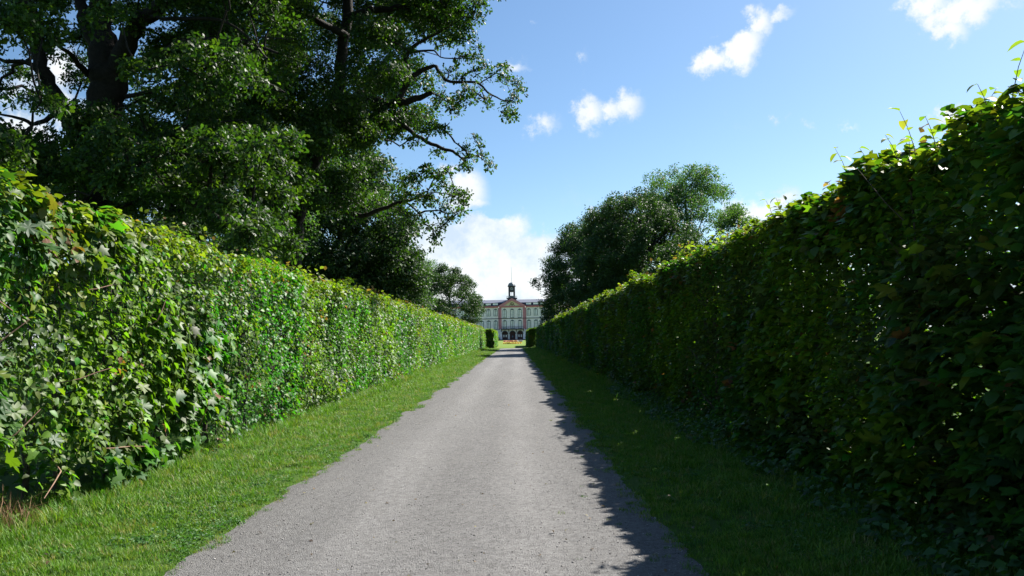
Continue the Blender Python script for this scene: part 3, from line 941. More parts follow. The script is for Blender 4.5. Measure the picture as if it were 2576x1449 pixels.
def build_tree(name, label, cat, base, limbs, clumps, group_, dens, smin=.8, smax=1.25, group=None, trunk_name='trunk', twigs=True, flat=.8, join_limbs=False, droop=.0):
    base = np.array(base, float)
    root = thing(name, label, cat, tuple(base), group)
    nodes, nrad = [], []
    lines = []
    for L in limbs:
        L = np.array(L)
        P_, r_ = smooth_line(L[:, :3], L[:, 3])
        lines.append((P_ - base, r_, 14 if r_[0] > .3 else 9 if r_[0] > .1 else 6))
        nodes.append(P_)
        nrad.append(r_)
    if join_limbs:
        link('trunk', tubes_mesh('trunk', lines, M_BARK), root)
    else:
        link('trunk', tubes_mesh('trunk', lines[:1], M_BARK), root)
        for l_ in lines[1:]:
            link('limb', tubes_mesh('limb', [l_], M_BARK), root)
    N0 = np.concatenate(nodes)
    R0 = np.concatenate(nrad)
    pos = [p for p in N0]
    rad0 = list(R0)
    cl = sorted(clumps, key=lambda c: min(np.linalg.norm(N0 - np.array(c[:3]), axis=1)))
    par, npos, nn0 = {}, list(N0), len(N0)
    plen = [0.] * nn0
    arr = N0.copy()
    pl = np.zeros(nn0)
    for c in cl:
        p = np.array(c[:3])
        d = np.linalg.norm(arr - p, axis=1) + .25 * pl + np.where(arr[:, 2] > p[2] + .4, .6, 0)
        i = int(np.argmin(d))
        par[len(arr)] = i
        pl = np.append(pl, pl[i] + np.linalg.norm(arr[i] - p))
        arr = np.vstack([arr, p])
    cnt = np.ones(len(arr))
    for k in range(len(arr) - 1, nn0 - 1, -1):
        cnt[par[k]] += cnt[k] if par[k] >= nn0 else 0
    tb = []
    for k in range(nn0, len(arr)):
        i = par[k]
        a_, b_ = arr[i], arr[k]
        L = np.linalg.norm(b_ - a_)
        m_ = max(3, int(L / .35))
        t_ = np.linspace(0, 1, m_ + 1)[:, None]
        off = rng.normal(0, .07 * L, (m_ + 1, 3)) * np.sin(np.pi * t_) * .7
        P_ = a_ + (b_ - a_) * t_ + off + np.array([0, 0, 1]) * np.sin(np.pi * t_) * .10 * L
        rk = .011 * math.sqrt(cnt[k]) + .005
        ri = (.011 * math.sqrt(cnt[i]) + .007) if i >= nn0 else min(R0[i] * .6, rk * 1.6)
        tb.append((P_ - base, np.linspace(min(ri, rk * 1.6), rk * .75, m_ + 1), 5))
    Ps, Os, Ss = [], [], []
    for c in clumps:
        r = c[3]
        n_ = max(5, int(dens * r * r))
        u_ = rand_unit(n_)
        q = u_ * (rng.uniform(.15, 1, (n_, 1)) ** .55) * r * np.array([1.1, 1.1, flat])
        q[:, 2] = np.where(q[:, 2] < 0, q[:, 2] * .75, q[:, 2])
        # pads of leaves at twig ends, not an even ball
        lump = fbm((q[:, 0] + c[0]) * 2.6 / max(r, .35) * .5, (q[:, 1] + q[:, 2] + c[1]) * 2.6 / max(r, .35) * .5, int(abs(c[2]) * 13) % 97, 2)
        q = q[lump > .38]
        Ps.append(q + np.array(c[:3]))
        Os.append(q / r)
        Ss.append(np.full(len(q), 1.))
        if twigs:
            for j in range(0, min(len(q), 8)):
                tb.append((np.array([(0, 0, 0), q[j] * .5 + rng.normal(0, .03, 3), q[j]]) + np.array(c[:3]) - base, [.007, .0045, .002], 3))
    link('branches', tubes_mesh('branches', tb, M_BARK), root, kind='stuff')
    P_ = np.concatenate(Ps)
    O_ = np.concatenate(Os)
    n_ = len(P_)
    up = unit(O_ * np.array([1, 1, .8]) + [0, 0, .7] + rng.normal(0, .35, (n_, 3)))
    pitch = np.arccos(np.clip(up[:, 2], -1, 1))
    rot = np.stack([np.zeros(n_), pitch, np.arctan2(up[:, 1], up[:, 0])], 1)
    s_ = rng.uniform(smin, smax, n_)
    scatter('crown', P_ - base, rot, s_, rng.integers(0, 4, n_), group_, root, kind='stuff')
    return root, n_


OAK_A=[-10.74,14.33,9.69,0.52,-14.32,28.58,9.95,0.4,-7.68,20.63,9.92,0.58,-12.06,20.44,5.73,0.71,-7.09,22.16,7.52,0.64,-19.65,23.15,12.33,0.45,-9.78,16.37,12.16,0.59,-16.57,23.05,7.34,0.62,-16.73,23.46,6.27,0.68,-18.43,28.99,13.87,0.61,-18.63,26.13,11.42,0.39,-5.78,18.94,9.63,0.57,-10.83,28.04,18.18,0.85,-5.57,21.23,13.23,0.55,-18.11,23.16,11.92,0.6,-16.92,27.7,10.36,0.64,-15.65,23.44,6.69,0.47,-12.81,20.25,15.88,0.56,-13.47,20.3,15.46,0.45,-8.02,27.15,17.32,0.78,-15.8,23.59,11.83,0.6,-12.1,28.02,17.15,0.73,-5.95,21.16,5.88,0.79,-14.79,27.06,14.56,0.59,-11.12,22.99,7.84,0.38,-4.19,16.26,11.26,0.67,-9.75,16.34,12.52,0.39,-9.24,25.61,15.06,0.52,-9.43,18.23,13.53,0.36,-12.85,29.43,17.44,0.66,-14.4,19.94,15.38,0.63,-4.27,17.5,13.62,0.8,-19.44,24.62,13.41,0.64,-9.5,23.16,12.09,0.54,-8.19,20.59,11,0.62,-7.35,28.18,17.24,0.72,-14.77,24.31,10.82,0.43,-13.47,24.98,13.49,0.62,-14.85,23.69,13.29,0.5,-8.29,24.64,8.47,0.57,-9.56,22.91,16.94,0.73,-10.4,19.56,7.54,0.36,-7.04,23.65,7.12,0.84,-18.54,22.45,17.33,0.49,-8.64,20.17,15.27,0.53,-15.34,27.35,17.77,0.55,-10.73,24.05,6.35,0.46,-13.48,29.63,15.69,0.54,-16.2,22.69,11.37,0.46,-12.47,23.46,8.24,0.57,-5.3,17.98,13.2,0.55,-17.57,22.36,9.03,0.44,-12.01,24.91,15.41,0.61,-11.37,16.31,8.34,0.44,-14.51,25.61,18.89,0.53,-15.83,19.11,15.05,0.55,-20.74,25.06,15.28,0.53,-9.19,27.73,9.28,0.53,-5.37,22.99,17.68,0.65,-10.9,16.74,10.35,0.56,-9.29,19.36,7.36,0.37,-10.45,26.68,13.91,0.49,-9.19,27.84,13.99,0.77,-10.79,22.91,6.69,0.66,-7.97,27.91,16.7,0.49,-10.66,25.51,6.8,0.68,-13.78,21.44,7.24,0.64,-7.89,24.58,17.48,0.68,-11.28,24.31,19.04,0.44,-20.02,25.97,8.03,0.4,-17.63,27.61,15.64,0.35,-9.6,17.55,6.75,0.58,-14,21.51,10.99,0.54,-15.09,22.35,15.52,0.37,-8.78,27.46,14.27,0.77,-17.58,29.71,13.59,0.54,-15.31,24.03,11.74,0.43,-6.52,15.18,11.5,0.48,-10.6,18.51,14.55,0.56,-17.25,23.72,15.45,0.45,-7.64,25.93,18.22,0.63,-15.49,29.74,11.79,0.4,-9.46,29.83,10.27,0.85,-10.22,20.83,15.37,0.59,-10.24,27.16,14.96,0.86,-10.47,29.15,8.82,0.88,-12.24,20.24,14.54,0.44,-11.37,27.93,9.74,0.67,-19.53,27.91,13.31,0.5,-15.25,24.41,15.73,0.48,-16.83,24.37,15.75,0.39,-12.25,29.92,8.29,0.89,-7.09,17.92,13.47,0.84,-10.16,20.5,15.37,0.54,-15.03,25.49,12.96,0.43,-9.71,28.02,6.67,0.76,-6.91,21.3,7.45,0.53,-8.78,25.73,13.78,0.58,-9.96,28.05,13.93,0.58,-16.32,18.6,14.82,0.41,-15.67,23.95,6.3,0.56,-12.13,29.82,13.26,0.82,-12.69,28.09,15.22,0.43,-8.84,22.54,8.94,0.64,-12.99,21.04,14.33,0.47,-19.42,27.26,10.01,0.57,-16.41,26.18,17.2,0.48,-13.93,26.64,13.03,0.62,-8.08,24.86,6.46,0.66,-9.97,18.6,6.12,0.58,-16.97,28.65,16.47,0.44,-9.38,19.16,6.17,0.38,-18.21,26.16,18.31,0.36,-9.3,28.75,6.94,0.53,-13.1,21.49,9.04,0.4,-7.98,15.4,8.33,0.35,-9.25,14.52,11.9,0.48,-12.8,26.9,7.61,0.55,-10.17,27.79,5.97,0.58,-7,25.24,18.6,0.89,-14.98,23.15,6.88,0.46,-15.43,18.89,12.88,0.65,-8.2,19.52,12.86,0.88,-9.89,24.1,7.86,0.73,-9.51,15.72,8.26,0.48,-8.33,26.51,7.66,0.78,-10.25,23.13,7.75,0.45,-12.25,20.64,6.98,0.65,-7.93,15.88,12.24,0.57,-8.29,27.25,5.03,0.78,-13.39,26.31,15.53,0.56,-13.86,30.07,14.59,0.6,-15.62,19.22,13.34,0.41,-10.53,15.6,11.46,0.5,-5.8,17.09,12.25,0.61,-13.96,25.81,11.76,0.62,-17.95,22.3,11.36,0.54,-10.85,25.54,9.4,0.57,-10.42,26.57,6.97,0.65,-15.98,26.08,17.74,0.53,-12.45,16.94,8.12,0.44,-7.9,17.34,13.83,0.56,-15.26,24.13,15.9,0.63,-8.49,26.95,17.35,0.79,-12.64,18.1,14.58,0.36,-14.55,21.37,14.35,0.42,-8.86,27.86,10.24,0.75,-7.34,22.17,8.02,0.5,-7.68,24.29,12.45,0.51,-9.48,14.6,7.78,0.5,-14.88,18.28,14.68,0.47,-12.35,20.51,10.82,0.39,-7.55,18.82,7.69,0.73,-13.51,20.59,6.49,0.47,-18.79,25.5,15.18,0.45,-13.98,30.72,13.15,0.62,-11.43,19.75,12.59,0.48,-9.94,24.13,12.96,0.54,-17.16,25.66,18.99,0.37,-15.35,18.54,9.22,0.46,-4.07,16.3,12.34,0.65,-16.35,22.51,13.88,0.58,-13.39,28.89,14.83,0.38,-7.91,25.78,5.84,0.49,-9.62,18.52,6.6,0.6,-10.06,27.08,18.14,0.81,-17.91,23.13,15.27,0.53,-16.88,23.78,15.37,0.52,-12.08,21.51,14.39,0.48,-17.74,22.76,11.93,0.58,-15.38,24.45,8.04,0.49,-8.88,27.01,12,0.52,-9.71,24.06,9.87,0.49,-19.3,27.08,16.15,0.61,-5,18.39,13.61,0.69,-13.44,19.27,12.47,0.57,-15.72,18.84,7.95,0.57,-8.66,28.17,11.35,0.63,-11.48,28.39,8.6,0.61,-9.9,26.58,5.66,0.83,-10,28.48,6.65,0.82,-12.06,23.67,14.28,0.5,-12.33,25.14,14.38,0.55,-12.24,23.99,15.9,0.43,-13.28,20,6.66,0.61,-5.4,18.54,13.93,0.9,-10.06,24.88,16.42,0.51,-12.6,24.13,17.86,0.45,-11.11,24.29,7.41,0.48,-10.35,28.8,12.62,0.66,-12.79,18.21,13.65,0.52,-10.25,28.06,12.63,0.64,-15.52,19.06,13.23,0.53,-10.91,27.67,9.49,0.8,-9.75,26.68,15,0.68,-9.34,26.37,19.17,0.55,-8.67,13.32,10.82,0.54,-15.69,18.54,11.64,0.45,-17.72,24.01,9.63,0.55,-5.64,16.89,10.15,0.69,-19.29,28.02,14.24,0.5,-13.81,28.7,9.68,0.52,-12.67,27.07,8.77,0.47,-8.56,23.34,9.12,0.53,-9.87,27.37,15.74,0.72,-7,28.18,17.12,0.89,-13.54,19.41,13.14,0.38,-11.5,24.93,18.81,0.61,-15.98,29.23,13.47,0.38,-12.07,17.21,14.07,0.54,-15.96,23.1,11.99,0.5,-9.34,20.31,9.11,0.43,-6.37,24.4,14.12,0.81,-13.68,22.54,15.9,0.49,-11.5,24.61,16.48,0.64,-8.76,17.79,10.05,0.39,-11.65,29.55,9.44,0.81,-10.64,26.31,15.94,0.74,-14.55,20.66,6.16,0.77,-9.12,13.52,10.64,0.63,-7.24,24.02,18.66,0.58,-7.08,18.7,10.28,0.72,-7.54,14.27,10.57,0.49,-10.23,21.33,15,0.57,-12.64,23.93,13.73,0.64,-9.24,17.09,10.84,0.47,-13.05,21.63,14.07,0.49,-13.94,22.55,14.3,0.65,-18.28,24.56,17.84,0.59,-9.14,24.99,10.01,0.51,-19.14,23.6,15.52,0.55,-18.2,22.69,11.82,0.47,-8.11,18.82,5.36,0.77,-11.98,26.52,19.99,0.39,-12.78,31.12,10.87,0.49,-9.02,28.29,16.95,0.83,-7.89,19.22,11.65,0.7,-10.57,26.43,12.43,0.7,-9.78,21.25,8.34,0.64,-11.15,28.51,13.21,0.6,-15.84,29.28,7.82,0.85,-9.75,27.56,14.44,0.76,-18.94,22.29,17.08,0.47,-19.73,25.99,8.62,0.36,-18.44,28.82,11.92,0.52,-12.43,23.59,15.06,0.43,-9.25,25.3,11.88,0.83,-17.55,25.22,12.91,0.37,-6.83,25.01,12.83,0.52,-13.16,23.1,18.25,0.43,-13.56,27.49,14.32,0.47,-11.96,16.84,4.8,0.73,-8.74,30.51,12.68,0.77,-9.44,24.58,7.75,0.55,-18.93,22.44,16,0.38,-11.9,17.89,6.82,0.36,-8.7,28,11.17,0.82,-12.83,29.98,15.04,0.79,-6.56,19.32,11.95,0.78,-7.99,27.01,5.46,0.68,-10.62,28.48,16.83,0.76,-9.38,15.46,6.49,0.52,-12.88,21.23,14.19,0.36,-8.19,18.68,5.31,0.47,-14.11,21.49,14.3,0.6,-18.69,25.4,14.4,0.43,-19.55,23.47,7.8,0.42,-10.69,24.42,12.53,0.59,-10.71,17.37,5.82,0.61,-11.65,22.19,17.37,0.65,-9.31,30.61,11.02,0.6,-6.64,20.55,6.75,0.52,-9.57,24.92,18.46,0.86,-17.36,21.81,17.11,0.6,-14.23,24.98,17.62,0.38,-13.52,19.41,5.88,0.88,-8.55,28.29,13.94,0.66,-6.77,27.95,17.22,0.68,-14.25,17.36,13.86,0.49,-12.4,29.9,11.3,0.62,-10.94,14.14,10.86,0.54,-9.42,20.25,15.21,0.52,-12.33,25.16,17.49,0.62,-18.18,23.56,18.58,0.52,-7.15,21.31,15.74,0.53,-9.7,23.72,7.36,0.64,-14.42,18.35,6.97,0.54,-14.87,21.3,12.04,0.54,-9.86,19.12,12.44,0.43,-7.91,24.3,5.95,0.49,-10.84,23.51,7.94,0.48,-17.78,21.17,13.56,0.56,-15.53,20.49,12.32,0.62,-12.03,16.12,9.69,0.61,-14.75,24.73,18.11,0.57,-12.83,22,6.73,0.64,-10.8,15.81,11.97,0.56,-14.91,20.21,9.74,0.51,-13.39,16.41,6.12,0.42,-8.61,27.58,15.01,0.87,-18.71,26.36,16.69,0.4,-13.56,25.21,18.2,0.52,-10.28,27.53,11.32,0.48,-17.01,26.3,13.56,0.64,-16.48,28.92,14.52,0.58,-11.74,28.93,17.76,0.87,-15.61,27.56,10.08,0.36,-9.17,22.44,12.92,0.57,-9,19.79,10.44,0.39,-11.26,26.43,14.89,0.72,-7.36,15.1,10.57,0.36,-9.53,29.06,8.48,0.76,-9.27,23.95,14.1,0.65,-12.55,28.08,15.92,0.53,-19.59,22.98,7.66,0.37,-12.85,16.72,7.01,0.57,-11.23,27.75,16.64,0.51,-7.65,20.58,15.99,0.59,-12.47,25.67,14.93,0.4,-12.04,16.18,5.71,0.57,-12.06,15.01,9.96,0.45,-14.14,23.54,14.1,0.36,-12.94,30.68,13.77,0.62,-17.85,23.68,8.48,0.65,-9.2,24.16,8.78,0.55,-7.19,20.87,4.83,0.63,-11.74,28.04,17.6,0.81,-10.84,21.55,16.42,0.48,-15.46,23.54,17.06,0.36,-17.96,26.19,13.58,0.44,-7.73,28.74,15.69,0.8,-7.72,27.47,13.19,0.48,-17.67,23.38,8.12,0.36,-7.69,20.03,6.95,0.61,-9.38,24.49,13.11,0.48,-14.23,30.64,12.49,0.38,-15.79,22.68,13.33,0.44,-13.73,17.36,13.37,0.43,-9.63,26.82,7.24,0.67,-10.24,23.51,10.54,0.79,-17.43,24.97,16.56,0.6,-15.28,21.75,17.21,0.55,-12.98,29.28,9.63,0.39,-9.26,28.15,9.32,0.68,-4.23,15.87,12.09,0.72,-12.06,16.53,8.69,0.47,-10.11,23.16,10.14,0.49,-11.06,23.11,17.09,0.43,-13.37,27.9,11.01,0.36,-13.43,17.33,12.92,0.4,-12.57,25.98,12.88,0.54,-15.54,28.08,11.28,0.64,-9.64,22.19,10.15,0.79,-10.95,26.64,8.68,0.8,-13.33,17.05,11.48,0.54,-16.92,25.81,7.62,0.64,-10.44,23.78,6.13,0.64,-9.97,22.99,5.48,0.5,-8.8,28.81,13.48,0.83,-7.9,23.33,17.56,0.61,-7.51,26.05,11.97,0.86,-13.42,19.41,9.26,0.55,-15.27,25.67,15.68,0.4,-11.56,21.92,7.12,0.58,-15.7,23.08,17.95,0.45,-11.79,28.49,15.86,0.67,-8.19,21.4,6.87,0.77,-20.21,23.53,13.13,0.54,-11.75,23.52,6.66,0.48,-6.03,17.76,7.59,0.51,-9.47,29.46,12.58,0.52,-19.2,22.75,13.57,0.41,-16.48,25.16,15.21,0.36,-9.92,18.13,6.36,0.59,-18.82,23.47,12.29,0.44,-15.13,17.52,11.37,0.56,-9.52,27.23,12.17,0.45,-18.75,23.16,16.98,0.52,-7.75,20.13,5.57,0.55,-14.46,18.97,7.8,0.42,-11.65,18.15,6.43,0.56,-19.45,24.22,9.63,0.59,-10.36,30.75,8.66,0.63,-7.84,30,14.97,0.72,-18.4,24.96,17.28,0.45,-13.31,23.27,6.96,0.4,-8.74,20.41,13.62,0.66,-10.85,21.52,5.42,0.85,-7.64,17.75,13.84,0.56,-18.24,26.32,16.81,0.37,-7.83,23.87,16.39,0.7,-8.51,25.75,17.16,0.58,-16.16,25.28,7.61,0.41,-11.19,25.91,17.69,0.52,-15.22,27.15,19.23,0.56,-5.23,18.56,14.05,0.59,-7.25,18.86,10.96,0.59,-7.46,15.56,7.12,0.43,-10.49,24.15,14.03,0.76,-6.72,25.87,16.25,0.6,-12.05,23.5,8.88,0.37,-15.03,21.05,9.35,0.46,-16.15,23.66,15.92,0.52,-5.63,23.57,17.73,0.54,-13.2,17.07,8.83,0.48,-6.45,24.53,17.25,0.54,-14.06,26.55,19.18,0.56,-6.17,17.86,6.25,0.52,-13.22,26.27,19.01,0.46,-18.08,21.49,16.53,0.57,-15.24,20.34,10.84,0.54,-9.67,19.94,5.98,0.79,-14.6,30.19,16.05,0.49,-18.36,22.53,11.56,0.58,-14.75,28.34,15.07,0.35,-18.29,25.93,8.92,0.53,-15.78,19.01,8.41,0.61,-13.08,19.22,13.28,0.45,-14.29,25.89,18.3,0.41,-14.42,17.57,12.35,0.45,-8.86,31.02,13.14,0.49,-12.92,27.82,9.73,0.55,-5.64,20.27,11.86,0.81,-13.12,16.11,12.72,0.42,-10.47,19.28,9.64,0.4,-10.26,18.4,5.55,0.46,-11.32,29.5,8.51,0.57,-10.75,26.28,19,0.71,-11.09,18.3,8.9,0.48,-6.65,21.37,9.32,0.82,-11.57,18.56,14.12,0.6,-18.88,24.16,17.43,0.48,-8.52,25.32,7.34,0.88,-13.2,20.37,12.44,0.57,-16.54,19.28,15.54,0.53,-11.52,28.61,13.34,0.87,-6.55,19.76,13.2,0.82,-8.44,27.76,14.77,0.56,-5.85,17.79,10.75,0.48,-15.65,23.58,18.17,0.48,-18.33,24.76,6.63,0.62,-20.12,25.44,7.41,0.68,-15.6,26.94,19.32,0.4,-16.2,28.82,12.3,0.46,-14.08,16.51,12.57,0.62,-5.94,16.56,10.55,0.85,-14.67,30.88,10.16,0.41,-15.53,27.35,17.92,0.38,-14.21,25.2,18.93,0.52,-12.15,24.17,8.18,0.63,-16.22,26.73,14.12,0.43,-9.32,26.76,12.57,0.58,-18,24.38,10.41,0.58,-8.2,21.24,5.31,0.6,-8.4,18.64,6.37,0.59,-16.48,20.35,7.18,0.45,-19.99,26.41,9.02,0.48,-18.46,27.82,14.26,0.35,-10.75,29.28,14.16,0.63,-10.98,20.15,15.84,0.35,-7.33,24.94,7.33,0.49,-9.37,19.03,15.05,0.54,-13.59,27.83,6.44,0.77,-14.59,21.93,13.28,0.4,-7.86,18.73,6.4,0.8,-14.84,26.5,14.92,0.5,-6.34,18.26,11.73,0.8,-12.04,29.96,6.9,0.87,-11.71,28.22,14.14,0.74,-16.76,20.04,7.37,0.5,-10.37,27.46,12.95,0.74,-9.05,16.27,10.74,0.64,-15.87,19.44,6.92,0.62,-18.26,24.97,11.93,0.57,-10.13,27.77,14.16,0.65,-10.53,24.8,12.8,0.72,-18.58,25.55,8.47,0.35,-19.5,23.01,9.62,0.37,-12.72,28.14,9.42,0.55,-14.36,28.98,14.17,0.63,-9.42,21.7,15.15,0.87,-17.99,26.37,15.46,0.5,-16.03,30.3,12.91,0.62,-18.13,22.22,13.04,0.37,-17.51,20.01,15.27,0.6,-10.8,15.44,9.14,0.55,-11.28,20.5,15.74,0.42,-6.5,24.07,11.88,0.74,-7.55,24.12,10.07,0.84,-7.64,28.53,16.59,0.65,-6.33,24.84,19.25,0.49,-5.15,21.22,13.23,0.83,-17.09,24.64,18.87,0.59,-13.59,18.41,13.2,0.38,-7.97,20.41,7.44,0.51,-15.65,27.08,18.19,0.45,-10.17,21.01,10.4,0.42,-13.18,25.16,17.99,0.53,-16.51,24.86,18.77,0.57,-11.84,15.25,11.27,0.56,-18.96,23.25,17.59,0.61,-12.14,23.89,13.77,0.44,-6.49,16.21,7.23,0.88,-9.79,27.6,10.41,0.76,-16.94,25.06,6.35,0.75,-5.71,20.46,9.64,0.61,-8.35,20.85,6.86,0.61,-13.38,30.98,11.53,0.73,-11.99,16.6,10.61,0.55,-14.95,18.95,10.8,0.47,-13.73,20.07,12.42,0.37,-17.44,20.39,15.45,0.6,-10.16,27.38,10.11,0.86,-20.51,26.15,13.02,0.44,-10.14,30.84,15.23,0.53,-17.81,26.16,10.35,0.35,-11.02,28.69,16.4,0.54,-16.68,25.13,10.07,0.52,-10.49,29.19,12.56,0.58,-10.19,15.73,12.78,0.36,-19.37,27.52,11.95,0.48,-9.3,28.06,5.76,0.58,-11.3,28.1,6.57,0.66,-13.78,22.19,6.38,0.65,-13.43,16.66,9.91,0.41,-6.63,21.88,12.03,0.5,-16.56,21.19,11.02,0.47,-9.91,25.5,6.45,0.59,-16.32,27.51,8.45,0.42,-12.31,25.29,13.8,0.58,-13.13,19.4,13.02,0.53,-6.23,22.21,14.99,0.49,-13.07,23.39,10.99,0.37,-5.05,14.87,9.38,0.78,-9.15,18.3,12.23,0.38,-14.18,18.37,12.15,0.57,-20.69,25.38,15.28,0.4,-10.99,14.41,11.68,0.48,-19.77,25.73,7.57,0.63,-10.18,26.23,8.09,0.81,-9.16,18.08,12.72,0.63,-13.17,23.57,17.39,0.58,-9.11,13,10.05,0.42,-12.67,14.73,10.94,0.57,-16.31,19.21,10.79,0.54,-16.17,19.58,9.42,0.46,-6.18,24.82,14.35,0.59,-6.59,18.46,8.38,0.67,-11.16,19.77,14.01,0.49,-6.6,16.77,12.32,0.75,-8.86,26.79,19.03,0.83,-10.21,27.68,5.81,0.46,-16.23,19.41,12.78,0.65,-15.44,30.03,12.73,0.42,-10.92,25.32,13.42,0.79,-6.35,16.49,7.64,0.8,-6.21,19.62,8.22,0.65,-12.91,25.3,14.83,0.61,-11.63,19.03,13.94,0.44,-11.59,23.93,6.35,0.61,-5.28,17.48,5.52,0.38,-5.47,16.45,5.14,0.34,-6.85,17.44,5.64,0.42,-6.51,18.16,5.77,0.36,-5.95,15.78,5.36,0.31,-6.03,15.55,5.68,0.4,-5.53,15.94,5.22,0.48,-6.35,16.36,4.92,0.33,-7.37,18.94,5.61,0.44,-7.97,18.85,6.44,0.49,-5.03,15.35,3.98,0.35,-5.71,17.54,4.31,0.32,-5.38,17.82,4.95,0.46,-6.94,18.76,5.49,0.43,-6.79,17.91,5,0.33,-6.52,17.45,5.71,0.34,-5.8,16.15,5.45,0.34,-5.66,16.98,4.43,0.41,-6.03,15.12,5.58,0.34,-6.19,15.6,5.23,0.26,-5.48,17.52,4.4,0.49,-4.86,16.41,5.84,0.4,-5.3,18.65,3.83,0.45,-5.03,15.41,4.08,0.27,-4.95,15.15,5.44,0.37,-4.95,14.7,3.72,0.45,-6.2,15.92,5.36,0.31,-6.14,16.86,5.88,0.44,-5.66,15.53,4.4,0.48,-5.19,15.13,3.41,0.31,-6.28,18.03,5.75,0.38,-4.96,15.03,3.78,0.48,-6.43,18.62,6.44,0.34,-5.45,16.55,5.1,0.35,-4.26,14.92,5.44,0.31,-5.84,17.45,3.75,0.47,-5.89,17.59,4.33,0.49,-5.68,18.47,4.14,0.45,-5.71,17.29,5.29,0.34,-6.2,18.86,4.25,0.37,-6.33,18.53,5.72,0.32,-7.52,15.13,5.44,0.23,-8.24,15.94,5.9,0.39,-10.77,17.81,5.1,0.4,-9.73,14.76,5.01,0.35,-9.67,14.88,5.31,0.28,-10.15,15.1,5.45,0.3,-7.58,16.15,5.3,0.41,-7.56,15.44,5.04,0.44,-7.24,16.29,4.86,0.42,-10.64,16.57,5.2,0.32,-8.07,16.57,5.28,0.41,-10.59,16.44,5.89,0.43,-10.69,17.86,5.56,0.43,-7.48,15.11,4.8,0.44,-8.24,15.38,5.25,0.37,-8.71,16.53,5.53,0.3,-9.86,17.54,6.35,0.26,-10.87,16.81,5.43,0.31,-7.02,15.62,5.42,0.43,-11.2,16.4,5.69,0.39,-11.15,16.16,5.73,0.28,-8.68,14.9,4.51,0.31,-8.17,14.9,5.03,0.21,-12.36,17.64,6.4,0.24,-9.18,16.97,5.73,0.44,-7.76,16.81,5.77,0.32,-7.93,17.83,5.26,0.27,-12.37,17.98,5.31,0.29,-7.9,15.34,5.76,0.44,-8.21,15.14,4.53,0.25,-9.65,14.63,5.48,0.43,-11.72,16.73,4.88,0.43,-9.98,16.54,5.22,0.4,-8.42,15.43,5.44,0.26,-12.07,17.17,6.02,0.25,-10.52,15.4,5.23,0.2,-8.46,16.13,5.58,0.24,-8.05,15.34,4.77,0.33,-11.19,16.29,5.14,0.33,-10.18,16.01,5.48,0.24,-9.86,16.81,5.26,0.44,-10.83,16.1,4.86,0.42,-10.87,15.41,5,0.28]
